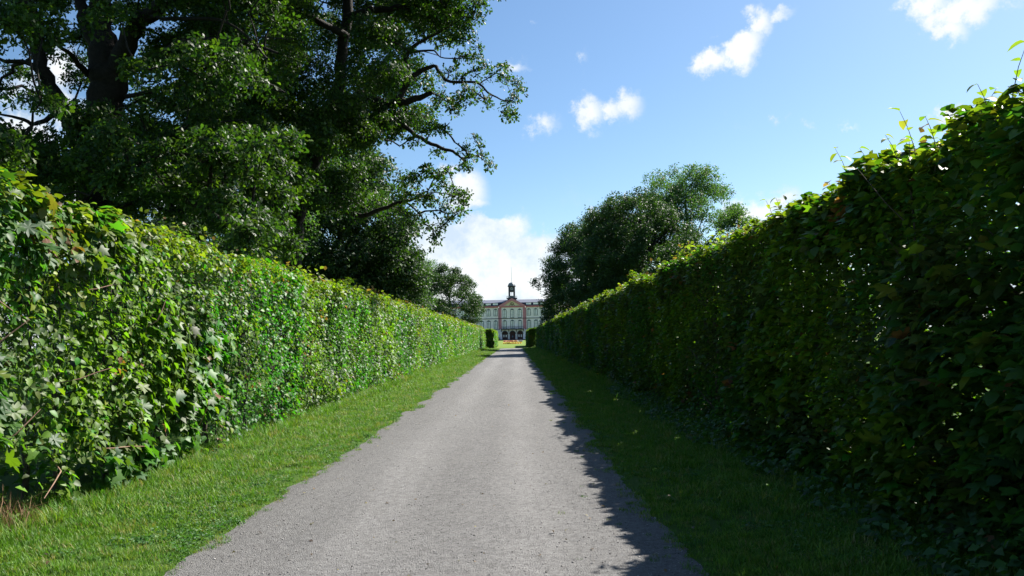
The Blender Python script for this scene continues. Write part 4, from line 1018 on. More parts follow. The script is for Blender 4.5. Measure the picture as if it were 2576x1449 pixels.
OAK_B=[-1.94,25.75,10.51,0.26,-1.61,25.98,10.34,0.29,-1.25,26.09,10.61,0.21,-0.83,26.38,10.83,0.27,-0.65,25.98,10.37,0.21,-0.23,26.34,10.8,0.21,-0.16,24.56,9.77,0.25,0.24,25.43,9.93,0.29,0.37,26.39,9.99,0.18,0.11,25.8,9.57,0.17,-0.13,26.3,9.49,0.18,0.01,24.73,8.72,0.22,-0.19,25.44,8.84,0.14,-0.81,24.99,9.28,0.2,-0.77,25.59,9.29,0.12,-1.18,25.65,9.55,0.14,-1.01,24.53,9.6,0.17,-1.37,24.93,9.63,0.23,-1.68,25.06,9.32,0.34,-1.89,26.33,9.35,0.3,-2.22,26.03,9.63,0.41,-3.27,24.82,7.95,0.2,-3.15,26.09,8.15,0.21,-2.81,24.78,8.22,0.28,-2.56,25.73,8.59,0.29,-2.13,24.75,8.26,0.25,-1.93,24.5,8.42,0.19,-2.51,26.24,7.87,0.17,-1.8,24.92,7.89,0.25,-1.52,24.93,7.65,0.2,-1.25,26.46,8.39,0.21,-1.06,26.24,8.02,0.18,-1.36,25.08,7.4,0.12,-1.5,26.42,7.4,0.17,-1.57,25.58,7.28,0.13,-0.93,25.86,7.63,0.16,-0.73,24.91,7.11,0.21,-3.96,26.38,8.43,0.3,-3.71,25.88,8.05,0.15,-4.27,26.43,8.82,0.3,-3.82,26.29,9.01,0.3,-1.04,25.1,12.46,0.34,-1.17,25.22,12.09,0.34,-1.39,24.83,11.53,0.34,-1.28,24.79,11.16,0.25,-1.73,24.63,11.16,0.25,-2.11,25.1,11.29,0.26,-1.67,25.71,12.55,0.46,-2.04,24.51,12.17,0.5,-2.4,25.86,12.2,0.35,-2.68,25.18,12.35,0.4,-2.92,25.12,11.73,0.34,-1.05,26.14,11.42,0.13,-1.27,25.46,10.87,0.2,-1.02,25.13,10.69,0.12,-1.62,25.46,10.88,0.16,-3.14,25.91,11.63,0.29,-3.21,24.61,10.78,0.22,-0.97,26.45,13.61,0.54,-1.47,24.55,12.87,0.67,-2.28,26,13.56,0.7,-3.02,26.19,13.53,0.71,-1,24.54,13.44,0.67,-2.15,26.08,14.46,0.88,-3.25,25.23,13.95,0.86,-3.73,27.16,7.05,0.37,-3.21,26.02,6.99,0.35,-2.86,26.09,7.24,0.29,-2.59,26.36,7.05,0.36,-2.29,27.91,7.61,0.28,-2.3,26.39,6.74,0.3,-2.02,27.51,6.63,0.34,-1.79,27.86,6.76,0.25,-1.74,27.88,6.38,0.25,-1.85,26.69,5.87,0.24,-2.16,26.71,5.69,0.24,-2.49,27.05,6.06,0.37,-3.03,27.55,6.54,0.44,-3.36,26.22,6.43,0.36,-3.28,27.5,6.03,0.28,-3.11,27.59,5.66,0.19,-2.81,27.72,5.48,0.18,-2.59,26.07,4.95,0.15,-2.81,27.89,4.96,0.11,-3.72,26.18,5.95,0.24,-2.46,26.68,5.39,0.17,-3.63,27.22,5.87,0.22,-6.91,25.06,9.73,0.59,-12.61,28.72,18.13,0.73,-8.96,22.94,18.44,0.65,-3.5,27.23,9.3,0.7,-2.46,31.07,15.96,0.83,-2.95,25.72,16.12,0.64,-8.01,31.01,15.9,0.65,-4.57,27.02,17.98,0.82,-2.24,25.52,15.13,0.87,-1.68,25.55,18.41,0.93,-7.41,27.88,7.24,0.92,-2.56,28.55,15.48,0.71,-5.46,31.07,15.01,0.86,-4.97,23.85,15.82,0.82,-6.08,24.09,19.4,0.5,-9.5,24.62,11.27,0.56,-5.65,22.23,13.5,0.67,-9.25,31.57,15.1,0.68,-9.31,25.15,20.74,0.75,-5.5,26.77,9.34,0.89,-3.25,22.54,17.05,0.65,-7.13,25.37,9.4,0.76,-8.41,25.69,16.79,0.8,-6.35,30.21,14.93,0.74,-4.15,26.63,9.22,0.89,-14.16,28.62,17.9,0.53,-12.74,31.65,17.56,0.83,-1.42,23.85,15.15,0.98,-3.82,22.75,9.33,0.96,-4.1,22.96,14.92,0.75,-0.16,28.21,14.74,0.63,-6.79,24.3,16.88,0.76,-3.37,23.33,16.27,0.83,-12.65,25.33,14.63,0.67,-9.86,22.77,18.21,0.82,-2.12,26.63,18.55,0.76,-6.04,28.45,16.71,0.7,-4.28,29.76,12.28,0.97,-11.76,30.52,16.35,0.58,-12.55,29.74,20.02,0.82,-7.4,25.55,6.05,0.54,-6.97,32.98,14.37,0.93,-5.44,30.43,19.56,0.65,-8.69,31.74,8.2,0.56,-11.23,22.14,17.24,0.91,-9.22,25.08,16.91,0.78,-6.37,26.75,17.98,0.83,-12.05,31.56,10.81,0.57,-10.89,21.16,14.14,0.91,-3.55,22.24,13.25,0.59,-3.88,26.8,19.99,0.9,-8.08,32.46,10.98,0.61,-11.87,23.62,13.78,0.68,-2.25,25.21,15.77,0.93,-5.47,31.4,10.71,0.51,-7.53,28.63,7.55,0.69,-7.07,31.38,10.49,0.8,-4.43,27.79,9.19,0.54,-15.39,25.63,14.08,0.88,-3.78,24.99,19.83,0.64,-4.28,31.9,16.69,0.81,-13.14,27.72,19.29,0.62,-5.65,26.03,6.3,0.84,-6.76,30.3,10.67,0.94,-9.13,27.87,19.43,0.65,-11.81,28.87,20.45,0.59,-5.84,23.39,7.64,0.8,-5.04,29.97,16.53,0.53,-8.03,31.85,20.29,0.66,-12.76,30.06,18.37,0.74,-1.9,31.45,16.27,0.96,-4.35,27.44,20.38,0.97,-11.53,22.52,12.4,0.68,-11.62,27.48,16,0.89,-6.35,24.85,10.06,0.92,-7.39,21.66,11.44,0.62,-6.98,26.02,19.91,0.55,-9.73,31.12,11.67,0.8,-0.31,29.39,14.99,0.52,-8.31,24.72,15.5,0.56,-2.66,22.98,13.05,0.99,-5.1,25.87,10.58,0.74,-6.48,24.42,13.5,0.87,-14.53,27.25,16.15,0.5,-2.73,26.45,12.82,0.81,-7.19,30.27,19.97,0.97,-3.38,27.87,10.91,0.96,-11.46,28.17,18.19,0.57,-5.37,24.19,8.85,0.94,-1.76,27.43,18.88,0.52,-6.11,22.53,16.4,0.81,-5.68,23.88,20.16,0.56,-15.76,26.98,15.21,0.95,-3.66,21.9,15.11,0.92,-7.46,32.73,12.18,0.58,-15.54,26.53,14.76,0.83,-13.77,22.8,12.6,0.84,-8.73,28.45,19.55,0.57,-0.35,28.22,15.43,0.71,-0.54,24.44,14.88,0.82,-10.78,22.34,14.93,0.92,-9.89,29.27,16.45,0.63,-6.55,24.77,6.28,0.76,-6.96,26.69,8.99,0.78,-7.48,32.94,10.8,0.82,-8.3,30.86,14.48,0.57,-13.25,30.03,16.53,0.55,-15.34,26.8,14.72,0.93,-6.26,24.27,10.38,0.53,-3.67,22.59,17.11,0.67,-9.23,26.39,20.61,0.56,-4.88,30.84,16.52,0.5,-4.77,26.47,18.32,0.84,-10.71,30.51,12.84,0.86,-5.63,31.35,7.13,0.75,-8.15,22.55,7.84,0.99,-4.96,26,15.14,0.61,-6.24,30.66,12.81,0.72,-11.33,30.56,10.65,0.8,-2.98,26.78,15.82,0.53,-2.15,27.2,13.11,0.51,-1.56,28.98,16.31,0.93,-9.07,24.9,16.53,0.69,-4.25,23.82,11.14,0.73,-9.44,21.34,12.02,0.88,-4.17,32.18,15.77,0.88,-7.13,31.92,10.53,0.55,-5.8,25.71,6.87,0.64,-3,27.21,17.75,0.73,-11.07,32.14,17.35,0.65,-4.46,22.61,13.06,0.54,-5.15,32.91,15,0.52,-10.66,23.72,15.75,0.73,-4.31,26.89,18.88,0.53,-7.62,32,13.9,0.73,-4.85,29,11.19,0.71,-11.34,25.75,14.45,0.8,-13.76,26.8,16.61,0.52,-8.55,23.1,9.98,0.85,-7.56,32.09,18.39,0.81,-1.32,23.31,12.33,0.66,-10.15,31.19,20.06,0.97,-14.59,30.72,16.5,0.73,-9.91,28.45,9.16,0.52,-3.23,28.7,9.82,0.7,-11.13,29.25,18.61,0.9,-14.8,28.7,16.13,0.87,-7.99,32.33,14.88,0.85,-6.91,22.24,16.74,0.67,-8.21,27.79,18.34,0.65,-5.88,29.38,6.71,0.72,-15.53,25.57,15.97,0.81,-8.12,27.31,6.97,0.83,-3.66,27.2,13.37,0.89,-7.66,29.61,9.96,0.84,-4.6,33.03,16.18,0.85,-3.97,24,14.63,0.81,-2.84,27.09,20,0.72,-2.62,29.47,13.41,0.89,-5.61,30.08,20.31,0.9,-10.83,31.01,13.27,0.83,-5.21,32.25,16.28,0.99,-11.48,31.55,8.48,0.83,-6.49,32.65,12.37,0.66,-12.38,24.81,14.88,0.74,-8.87,30.96,13.46,0.94,-11.32,27.05,19.5,0.95,-7.37,26.89,9.62,0.97,-8.21,25,17.33,0.62,-4.54,29.74,13.1,0.68,-9.5,21.13,15.63,0.67,-6.3,24.79,16.27,0.52,-6.02,23.72,8.37,0.53,-7.35,23.36,11.85,0.95,-8.07,32.52,9.41,0.99,-11.83,29.52,19.49,0.84,-13.83,23.93,13.02,0.69,-12.06,26.36,20.13,0.8,-3.32,30.79,14.64,0.74,-9.37,24.62,17.39,0.75,-5.18,25.66,9.41,0.65,-4.41,27.15,20.12,0.72,-6.1,31.27,16.25,0.6,-4.29,25.27,8.7,0.51,-8.93,29.79,19.47,0.85,-6.26,29.37,9.24,0.94,-5.72,30.23,6.79,0.92,-11.69,29.04,16.66,0.66,-12.09,25.3,20.64,0.83,-6.23,28.78,20.64,0.81,-10.53,22.67,17.96,0.87,-2.95,23.8,15.52,0.85,-6.26,24.93,8.3,0.77,-5.76,32.82,14.47,0.75,-4.96,29.16,11.23,0.63,-13.85,25.67,15.83,0.83,-7.93,31.61,9.89,0.68,-10.93,29.64,15.09,1,-7.78,30.81,10.2,0.62,-12.08,30.5,19.43,0.8,-12.93,28.93,20.28,0.8,-14.24,23.63,14.9,0.52,-7.87,21.95,13.73,0.84,-2.4,28.49,15.03,0.78,-11.99,25.73,19.94,0.73,-13.73,23.56,16.54,0.69,-8.23,29.89,9.01,0.8,-13.22,23.88,13.5,0.71,-4.42,27.8,9.3,0.63,-2.71,24.47,18.63,0.97,-8.27,32.5,12.16,0.77,-4.26,29.92,14.45,1,-2.38,26.98,12.68,0.97,-6.79,28.78,9.57,0.83,-6.67,24.34,6.16,0.63,-13.43,23.17,14.73,0.57,-6.31,31.26,8.35,0.62,-9.75,21.84,15.33,0.93,-6.64,28.22,7.41,0.77,-7.8,23.57,11.81,0.92,-5.13,25.28,8.44,0.82,-9.47,29.15,18.99,0.69,-7.91,26.87,8.44,0.59,-3.92,26.15,20.96,0.8,-8.83,30.17,7.02,0.54,-5.31,33.04,12.74,0.54,-4.36,26.57,12.14,0.62,-2.88,31.16,16.48,0.71,-10.97,27.1,20.38,0.9,-14.5,29.72,18.03,0.67,-6.86,32.17,14.91,0.94,-6.94,28.1,9.21,0.77,-4.36,29,10.58,0.84,-10.05,31.16,10.9,0.91,-9.3,24.12,19.05,0.93,-4.6,24.57,17.03,0.67,-0.91,26.51,15.91,0.88,-4,30.78,10.15,0.58,-9.87,30.54,9.35,0.72,-7.91,27.48,20.27,0.56,-5.71,30.77,13.28,0.61,-10.98,33.02,13.19,0.52,-5.13,33.92,14.83,0.75,-7.97,32.74,19.13,0.89,-7.92,24.47,7.88,0.98,-12.73,31.6,18.26,0.7,-3.88,25.61,14.39,0.58,-4.83,31.16,17.41,0.78,-4.25,32.3,14.98,0.71,-10.64,30.03,9.03,0.87,-11.48,30.24,18.43,0.59,-9.48,33.32,9.7,0.56,-4.69,33.19,14.76,0.6,-5.62,33.69,15.86,0.75,-4.6,24.52,8,0.69,-8.03,21.42,10.45,0.98,-4.08,27.54,11.18,0.79,-3.95,25.53,15.03,0.6,-14.66,26.98,17.13,0.91,-12.64,28.73,16.1,0.52,-7.46,31.37,18.07,0.93,-10.88,21.54,12.27,0.51,-5.22,27.24,16.82,0.92,-6.17,27.02,8.42,0.9,-8.31,22.04,11.74,0.67,-5.59,31.05,11.56,0.59,-9.87,28.39,20.46,0.83,-7.64,31.84,16.43,0.7,-12.1,24.26,15.83,0.82,-9.37,31.67,18.28,0.51]
LIMBS_A=[[[-11.79,22.0,-0.2,0.85],[-11.74,22.0,0.5,0.62],[-11.74,22.0,5.34,0.5],[-11.73,22.0,6.86,0.48],[-11.52,22.0,8.4,0.47],[-11.45,22.0,9.17,0.51],[-11.54,22.0,9.95,0.42],[-11.68,22.0,10.73,0.3],[-11.71,22.0,11.83,0.26],[-11.69,22.0,14.16,0.17]],[[-11.28,22.0,9.32,0.32],[-10.88,21.7,9.72,0.29],[-10.44,21.4,10.46,0.24],[-9.81,21.1,10.73,0.2],[-9.14,20.8,10.98,0.15],[-8.34,20.5,11.76,0.09]],[[-11.86,22.0,6.97,0.27],[-12.23,21.83,7.65,0.23],[-12.6,21.67,8.37,0.21],[-12.91,21.5,9.14,0.19],[-13.12,21.33,10.14,0.18],[-13.29,21.17,11.24,0.16],[-13.5,21.0,12.38,0.09]],[[-11.72,22.0,10.06,0.22],[-12.19,22.33,10.83,0.19],[-12.59,22.67,11.51,0.17],[-12.95,23.0,12.53,0.1]],[[-12.56,21.7,8.13,0.09],[-12.66,21.27,7.91,0.07],[-12.79,20.85,7.62,0.06],[-13.0,20.43,7.67,0.04],[-13.47,20.0,7.7,0.02]],[[-11.08,22.0,9.47,0.19],[-10.43,21.5,9.41,0.15],[-9.51,21.0,9.49,0.12],[-8.62,20.5,9.65,0.1],[-7.67,20.0,9.48,0.09],[-6.57,19.5,9.2,0.06],[-5.7,19.0,8.72,0.03]],[[-10.97,22.0,8.67,0.07],[-9.86,21.25,8.58,0.05],[-8.33,20.5,8.52,0.04],[-6.66,19.75,8.21,0.03],[-5.53,19.0,7.73,0.02]],[[-9.81,21.0,10.54,0.06],[-8.7,20.25,10.17,0.05],[-7.34,19.5,9.81,0.04],[-6.32,18.75,9.01,0.03],[-5.65,18.0,8.22,0.02]],[[-11.74,22.0,5.95,0.15],[-10.73,21.0,6.13,0.12],[-9.67,20.0,6.08,0.09],[-8.32,19.0,6.55,0.05],[-7.47,18.0,6.7,0.02]],[[-11.99,22.0,9.34,0.1],[-11.84,21.0,9.44,0.07],[-11.7,20.0,9.41,0.04],[-11.51,19.0,9.34,0.02]],[[-11.65,22.0,6.86,0.11],[-11.42,20.33,6.19,0.08],[-11.22,18.67,6.09,0.05],[-10.96,17.0,5.79,0.02]],[[-11.65,22.0,6.35,0.11],[-9.57,20.17,5.7,0.08],[-7.44,18.33,4.88,0.05],[-5.75,16.5,3.96,0.02]]]
LIMBS_B=[[[-7.9,28.0,-0.2,0.6],[-7.9,28.0,0.4,0.45],[-7.82,28.0,4.92,0.3],[-7.6,27.93,6.51,0.28],[-7.19,27.86,7.77,0.27],[-6.53,27.79,9.1,0.25],[-6.25,27.71,10.24,0.23],[-5.97,27.64,11.9,0.2],[-5.75,27.57,13.83,0.17],[-5.46,27.5,16.42,0.12]],[[-6.58,28.0,9.16,0.25],[-5.97,27.58,9.81,0.22],[-5.32,27.17,10.11,0.2],[-4.62,26.75,9.81,0.17],[-3.82,26.33,9.64,0.13],[-3.16,25.92,9.65,0.11],[-2.58,25.5,9.72,0.07]],[[-3.83,26.4,9.78,0.13],[-3.44,26.28,10.29,0.11],[-3.06,26.16,10.67,0.09],[-2.56,26.03,10.79,0.06],[-2.31,25.91,10.51,0.06],[-2.01,25.79,10.16,0.05],[-1.12,25.67,10.09,0.04],[-0.71,25.54,9.69,0.03],[-0.18,25.42,9.37,0.02],[0.11,25.3,9.36,0.01]],[[-4.7,26.5,9.58,0.11],[-4.07,26.35,9.28,0.09],[-3.69,26.2,8.92,0.08],[-3.2,26.05,8.45,0.07],[-2.47,25.9,8.03,0.06],[-1.93,25.75,7.8,0.05],[-1.57,25.6,7.52,0.03],[-1.15,25.45,7.58,0.02],[-0.8,25.3,7.29,0.01]],[[-7.36,28.0,7.49,0.16],[-6.49,27.8,6.46,0.13],[-5.37,27.6,6.02,0.09],[-4.58,27.4,6.22,0.07],[-3.74,27.2,6.43,0.06],[-2.97,27.0,6.56,0.03]],[[-3.41,26.0,10.2,0.09],[-3.44,25.88,11.13,0.08],[-3.0,25.75,11.5,0.06],[-2.51,25.62,11.69,0.04],[-1.96,25.5,11.93,0.02]],[[-3.45,26.0,11.18,0.05],[-3.13,25.8,11.22,0.04],[-2.51,25.6,11.16,0.03],[-2.26,25.4,10.87,0.02],[-1.66,25.2,10.73,0.02],[-1.3,25.0,10.82,0.01]],[[-5.8,27.5,13.14,0.16],[-4.9,27.12,13.23,0.13],[-3.84,26.75,13.17,0.1],[-2.69,26.38,13.05,0.07],[-1.8,26.0,12.99,0.04]],[[-5.81,27.5,12.49,0.14],[-6.55,26.67,12.69,0.11],[-7.31,25.83,12.73,0.08],[-8.17,25.0,12.52,0.04]]]
oa = [tuple(OAK_A[i:i + 4]) for i in range(0, len(OAK_A), 4)]
ob_ = [tuple(OAK_B[i:i + 4]) for i in range(0, len(OAK_B), 4)]
la = [np.array(L) for L in LIMBS_A]
lb = [np.array(L) for L in LIMBS_B]
OD = 175
print('oak a', build_tree('oak_tree', 'huge old oak with thick dark trunk and spreading limbs behind the sunlit hedge', 'tree', (la[0][0][0], la[0][0][1], 0), la, oa, G_OAK, OD, flat=.62)[1])
print('oak b', build_tree('oak_tree', 'oak reaching its long bare-ended branches over the path against the open sky', 'tree', (lb[0][0][0], lb[0][0][1], 0), lb, ob_, G_OAK, OD, flat=.7)[1])


def far_tree(label, x, y, h, w, group_, dens, crown_from=.15, nclump=70, cr=(.8, 1.4), seed=1, lobes=None, trunkr=.35, shape=1.0, smin=.9, smax=1.3, gap=0., spread=.55, z0=0., name='broadleaf_tree'):
    r_ = np.random.default_rng(seed)
    base = (x, y, float(lawn_z(y)))
    zb = base[2]
    lobes = lobes or [(0, 0, .5, 1)]
    limbs = []
    k = 5
    tp = [(x + r_.normal(0, .15) * (i > 0), y + r_.normal(0, .15) * (i > 0), zb - .2 + (h * .82) * i / k, trunkr * (1 - .8 * i / k) * (1.4 if i == 0 else 1)) for i in range(k + 1)]
    limbs.append(tp)
    nl = 8
    for i in range(nl):
        a_ = i * 2.399 + r_.uniform(-.3, .3)
        zf = r_.uniform(crown_from + .02, .6)
        zz = zb + h * zf
        L = w * r_.uniform(.55, .85) * (1.15 - zf * .6)
        rr = trunkr * .4 * (1 - zf * .5)
        limbs.append([(x, y, zz, rr), (x + math.cos(a_) * L * .35, y + math.sin(a_) * L * .35, zz + L * .25, rr * .75),
                      (x + math.cos(a_) * L * .7, y + math.sin(a_) * L * .7, zz + L * .55, rr * .5), (x + math.cos(a_) * L, y + math.sin(a_) * L, zz + L * .8, rr * .2)])
    cl = []
    tries = 0
    zc = h * (1 + crown_from) / 2
    hh = h * (1 - crown_from) / 2
    while len(cl) < nclump and tries < 20000:
        tries += 1
        u_ = r_.normal(size=3)
        u_ /= np.linalg.norm(u_)
        f = r_.uniform(.35, 1) ** .45
        p = u_ * f
        wz = w * (1 - .2 * max(0, p[2])) ** shape
        bump_ = .86 + .28 * float(vnoise(u_[0] * 2.2 + 5 + seed, u_[1] * 2.2 + u_[2] * 2.7, seed))
        cx, cy, cz = p[0] * wz * bump_, p[1] * wz * bump_, zc + p[2] * hh * bump_
        r0 = r_.uniform(*cr)
        if cz < h * crown_from * .8:
            continue
        if gap and float(vnoise(cx * .45 + seed, cz * .45, seed + 3)) < gap:
            continue
        cl.append((x + cx * (1 - r0 / w * .5), y + cy * (1 - r0 / w * .5), zb + cz - r0 * .4, r0))
    return build_tree(name, label, 'tree', base, limbs, cl, group_, dens, smin, smax, join_limbs=True, flat=.85)


# right of the vista
far_tree('dark round tree nearest the palace on the shaded side', 10.3, 108, 18.3, 7.4, G_LIME, 30, .03, 190, (.9, 1.8), 3, trunkr=.4, smin=1.0, smax=1.6)
far_tree('dark low tree filling the space beside the end of the shaded hedge', 12.8, 99, 14, 6.4, G_LIME, 30, .02, 130, (.9, 1.7), 33, trunkr=.4, smin=1.0, smax=1.6)
far_tree('tall dense tree rising in the middle of the clump behind the shaded hedge', 12.6, 78, 16.6, 7.6, G_LIME, 42, .03, 230, (.8, 1.6), 5, trunkr=.4)
far_tree('airy pale green tree with sky showing between its stems, tallest of the clump', 19.4, 88, 21.2, 7.9, G_PALE, 38, .2, 210, (.8, 1.6), 8, trunkr=.42, gap=.18)
far_tree('small dark crown just peeping over the shaded hedge', 36.5, 120, 18.6, 5.0, G_LIME, 24, .1, 60, (.9, 1.6), 12, smin=1.1, smax=1.7)
far_tree('low bushy tree under the airy pale green one', 20.5, 80, 9.5, 5.0, G_LIME, 30, .02, 70, (.8, 1.4), 35)
# left of the vista
far_tree('rounded tree with bare inner branches covering the left end of the palace', -12.4, 150, 15.4, 7.4, G_LIME, 24, .02, 150, (.9, 1.6), 14, gap=.18, smin=1.2, smax=1.8)
far_tree('thin airy tree behind the round one, its branches showing against cloud', -19.5, 165, 20.8, 6.4, G_PALE, 16, .25, 90, (.9, 1.5), 16, gap=.30, smin=1.2, smax=1.7)
far_tree('light green tree standing just past the dark mass of the oaks', -14.0, 92, 12.4, 5.0, G_PALE, 34, .02, 100, (.8, 1.4), 17, smin=1.0, smax=1.5)
far_tree('dense dark lime tree behind the reaching oak', -10.2, 46, 13.8, 5.0, G_LIME, 55, .04, 170, (.7, 1.4), 19, trunkr=.4)
far_tree('lower dark lime tree whose foliage ends the wooded side of the walk', -11.0, 58, 10.6, 4.9, G_LIME, 45, .02, 150, (.7, 1.4), 21, trunkr=.35)
far_tree('dark lime tree deep behind the old oak', -20, 48, 17, 7.5, G_LIME, 38, .05, 150, (.8, 1.5), 23)
far_tree('dark tree seen low between the oak trunk and the hedge top', -27, 50, 12, 7.5, G_LIME, 32, .05, 100, (.8, 1.5), 25, gap=.2)
far_tree('dark tree at the far left margin behind the oak', -37, 54, 11, 7.5, G_LIME, 30, .05, 90, (.8, 1.5), 27, gap=.2)
far_tree('feathery pale tree poking out between the two oaks', -13.2, 40, 14.6, 3.6, G_PALE, 40, .3, 55, (.7, 1.2), 29, gap=.25, smin=.7, smax=1.0)
far_tree('low dark understorey tree between the oak trunks', -13.5, 34, 8.2, 4.2, G_LIME, 50, .03, 80, (.6, 1.1), 37, smin=.8, smax=1.1)
# ------------------------------------------------------------------ palace
BX, BY, BZ = -1.0, 315.0, float(lawn_z(315)) - .05


def plain(name, col, rough=.8, spec=.3, metallic=0):
    return noise_mat(name, tuple(c_ * .88 for c_ in col), tuple(min(1, c_ * 1.1) for c_ in col), .9, rough, spec=spec, metallic=metallic)


M_WALL = plain('pale_plaster', (.80, .73, .77))
M_PINK = plain('pink_plaster', (.50, .21, .25))
M_PINKL = plain('pink_cornice', (.50, .18, .22))
M_TRIM = plain('grey_stone', (.13, .15, .19))
M_DARK = plain('dark_green_paint', (.03, .04, .05), .5)
M_CREAM = plain('cream_relief', (.66, .56, .40))
M_RELIEF = plain('relief_stone', (.20, .16, .10))
M_ROOFL = plain('sheet_roof', (.11, .12, .16), .6, .3)
M_ROOFD = plain('dark_roof', (.045, .045, .075), .5, .4)
M_TOWER = plain('tower_boards', (.045, .04, .055), .6)
M_PANE = plain('window_pane', (.90, .90, .95), .12, .8)
M_DOOR = plain('brown_door', (.07, .03, .028), .6)
M_PLINTH = plain('plinth_stone', (.10, .09, .09))
M_LIGHTST = plain('light_stone', (.5, .47, .43))
M_IRON = plain('wrought_iron', (.03, .035, .06), .5)
M_POLE = plain('flag_pole', (.55, .6, .6), .5)
pal = thing('palace', 'pale three storey palace with pink pilasters and clock turret beyond the lawn', 'palace', (BX, BY, BZ))


def part(name, mb, mat, parent=None, smooth=False, loc=None, **kw):
    return link(name, mb.mesh(name, mat, smooth), parent or pal, loc, **kw)


HW, CW, DEP = 27.0, 4.95, 14.0
# walls: wings, then the projecting centre bay, arcade left open
wl = MB()
wl.box(-HW, -CW, 0, DEP, .45, 13.15).box(CW, HW, 0, DEP, .45, 13.15)
wl.box(-CW, CW, -.5, DEP, 4.15, 13.15)
wl.box(-CW, CW, 1.6, DEP, .45, 4.15)
part('wall', wl, M_WALL)
pb = MB()
pb.box(-HW - .08, -CW - .15, -.08, 0, .0, .55).box(CW + .15, HW + .08, -.08, 0, .0, .55)
part('plinth', pb, M_PLINTH)
# three arches
ar = MB()
cxs = (-3.02, 0, 3.02)
hw_, sp_z, top = 1.14, 2.55, 4.15
edges = [-CW] + [(cxs[0] + cxs[1]) / 2, (cxs[1] + cxs[2]) / 2] + [CW]
for i, c_ in enumerate(cxs):
    x0_, x1_ = edges[i], edges[i + 1]
    for (a_, b_) in ((x0_, c_ - hw_), (c_ + hw_, x1_)):
        ar.box(a_, b_, -.5, -.05, .0, top)
    ns = 12
    for k in range(ns):
        t0, t1 = math.pi * k / ns, math.pi * (k + 1) / ns
        xa, za = c_ + hw_ * math.cos(t0), sp_z + 1.2 * math.sin(t0)
        xb, zb = c_ + hw_ * math.cos(t1), sp_z + 1.2 * math.sin(t1)
        ar.add([(xa, -.5, za), (xa, -.5, top), (xb, -.5, top), (xb, -.5, zb), (xa, -.05, za), (xb, -.05, zb)], [(0, 1, 2, 3), (0, 3, 5, 4)])
part('arcade', ar, M_WALL)
for c_ in cxs:
    am = MB()
    ns = 14
    for k in range(ns):
        t0, t1 = math.pi * k / ns, math.pi * (k + 1) / ns
        q = []
        for tt in (t0, t1):
            for rr in (1.0, 1.16):
                q.append((c_ + hw_ * rr * math.cos(tt), sp_z + 1.2 * rr * math.sin(tt)))
        am.add([(q[0][0], -.56, q[0][1]), (q[1][0], -.56, q[1][1]), (q[3][0], -.56, q[3][1]), (q[2][0], -.56, q[2][1]),
                (q[0][0], -.5, q[0][1]), (q[1][0], -.5, q[1][1]), (q[3][0], -.5, q[3][1]), (q[2][0], -.5, q[2][1])],
               [(0, 1, 2, 3), (0, 3, 7, 4), (1, 5, 6, 2)])
    am.box(c_ - .16, c_ + .16, -.66, -.5, sp_z + 1.1, 4.1)
    part('arch_surround', am, M_TRIM)
    # recessed door with two glazed leaves
    dr = MB().box(c_ - hw_ - .1, c_ + hw_ + .1, .62, .72, .2, top - .05)
    d_ = part('door', dr, M_DOOR)
    for s_ in (-1, 1):
        if c_ == 0:
            continue
        part('glazing', MB().box(c_ + s_ * .48 - .26, c_ + s_ * .48 + .26, .58, .62, 1.35, 2.25), M_PANE, d_)
        part('glazing_bar', MB().box(c_ + s_ * .48 - .27, c_ + s_ * .48 + .27, .55, .579, 1.76, 1.83).box(c_ + s_ * .48 - .03, c_ + s_ * .48 + .03, .55, .579, 1.35, 1.755), M_DOOR, d_)
    if c_ == 0:
        part('glazing', MB().box(-.30, .30, .58, .62, 1.2, 1.9), M_TRIM, d_)
st = MB()
for k in range(3):
    st.box(-CW - .3, CW + .3, -.9 - .35 * (2 - k), .62 if k == 2 else -.9 - .35 * (1 - k), .0, .14 * (k + 1))
part('steps', st, M_PLINTH)
for c_ in (-1.51, 1.51):
    part('pier', MB().box(c_ - .28, c_ + .28, -.62, -.5, .42, 1.0).box(c_ - .16, c_ + .16, -.57, -.5, 1.0, 3.2).box(c_ - .24, c_ + .24, -.62, -.5, 3.2, 3.4), M_LIGHTST)
# string courses
for (x0_, x1_, yf) in ((-HW, -CW - .1, 0), (CW + .1, HW, 0), (-CW, CW, -.5)):
    part('string_course', MB().box(x0_, x1_, yf - .14, yf, 8.62, 8.9), M_DARK)
for (x0_, x1_) in ((-HW, -CW - .1), (CW + .1, HW)):
    part('string_course', MB().box(x0_, x1_, -.10, 0, 4.3, 4.5), M_TRIM)
for s_ in (-1, 1):
    xx = s_ * (CW - .34)
    part('pilaster', MB().box(xx - .36, xx + .36, -.62, -.5, 4.6, 13.1), M_PINK)
    part('corner_strip', MB().box(s_ * (CW + .32) - .32, s_ * (CW + .32) + .32, -.06, 0, 4.5, 13.1), M_PINK)
# cornice
cn = MB()
cn.box(-HW - .3, -CW - .5, -.35, 0, 13.15, 13.5).box(CW + .5, HW + .3, -.35, 0, 13.15, 13.5)
cn.box(-HW - .5, -CW - .5, -.6, 0, 13.5, 13.75).box(CW + .5, HW + .5, -.6, 0, 13.5, 13.75)
cn.box(-CW - .25, CW + .25, -.8, 0, 13.15, 13.45).box(-CW - .5, CW + .5, -1.05, 0, 13.45, 13.72)
part('cornice', cn, M_PINKL)
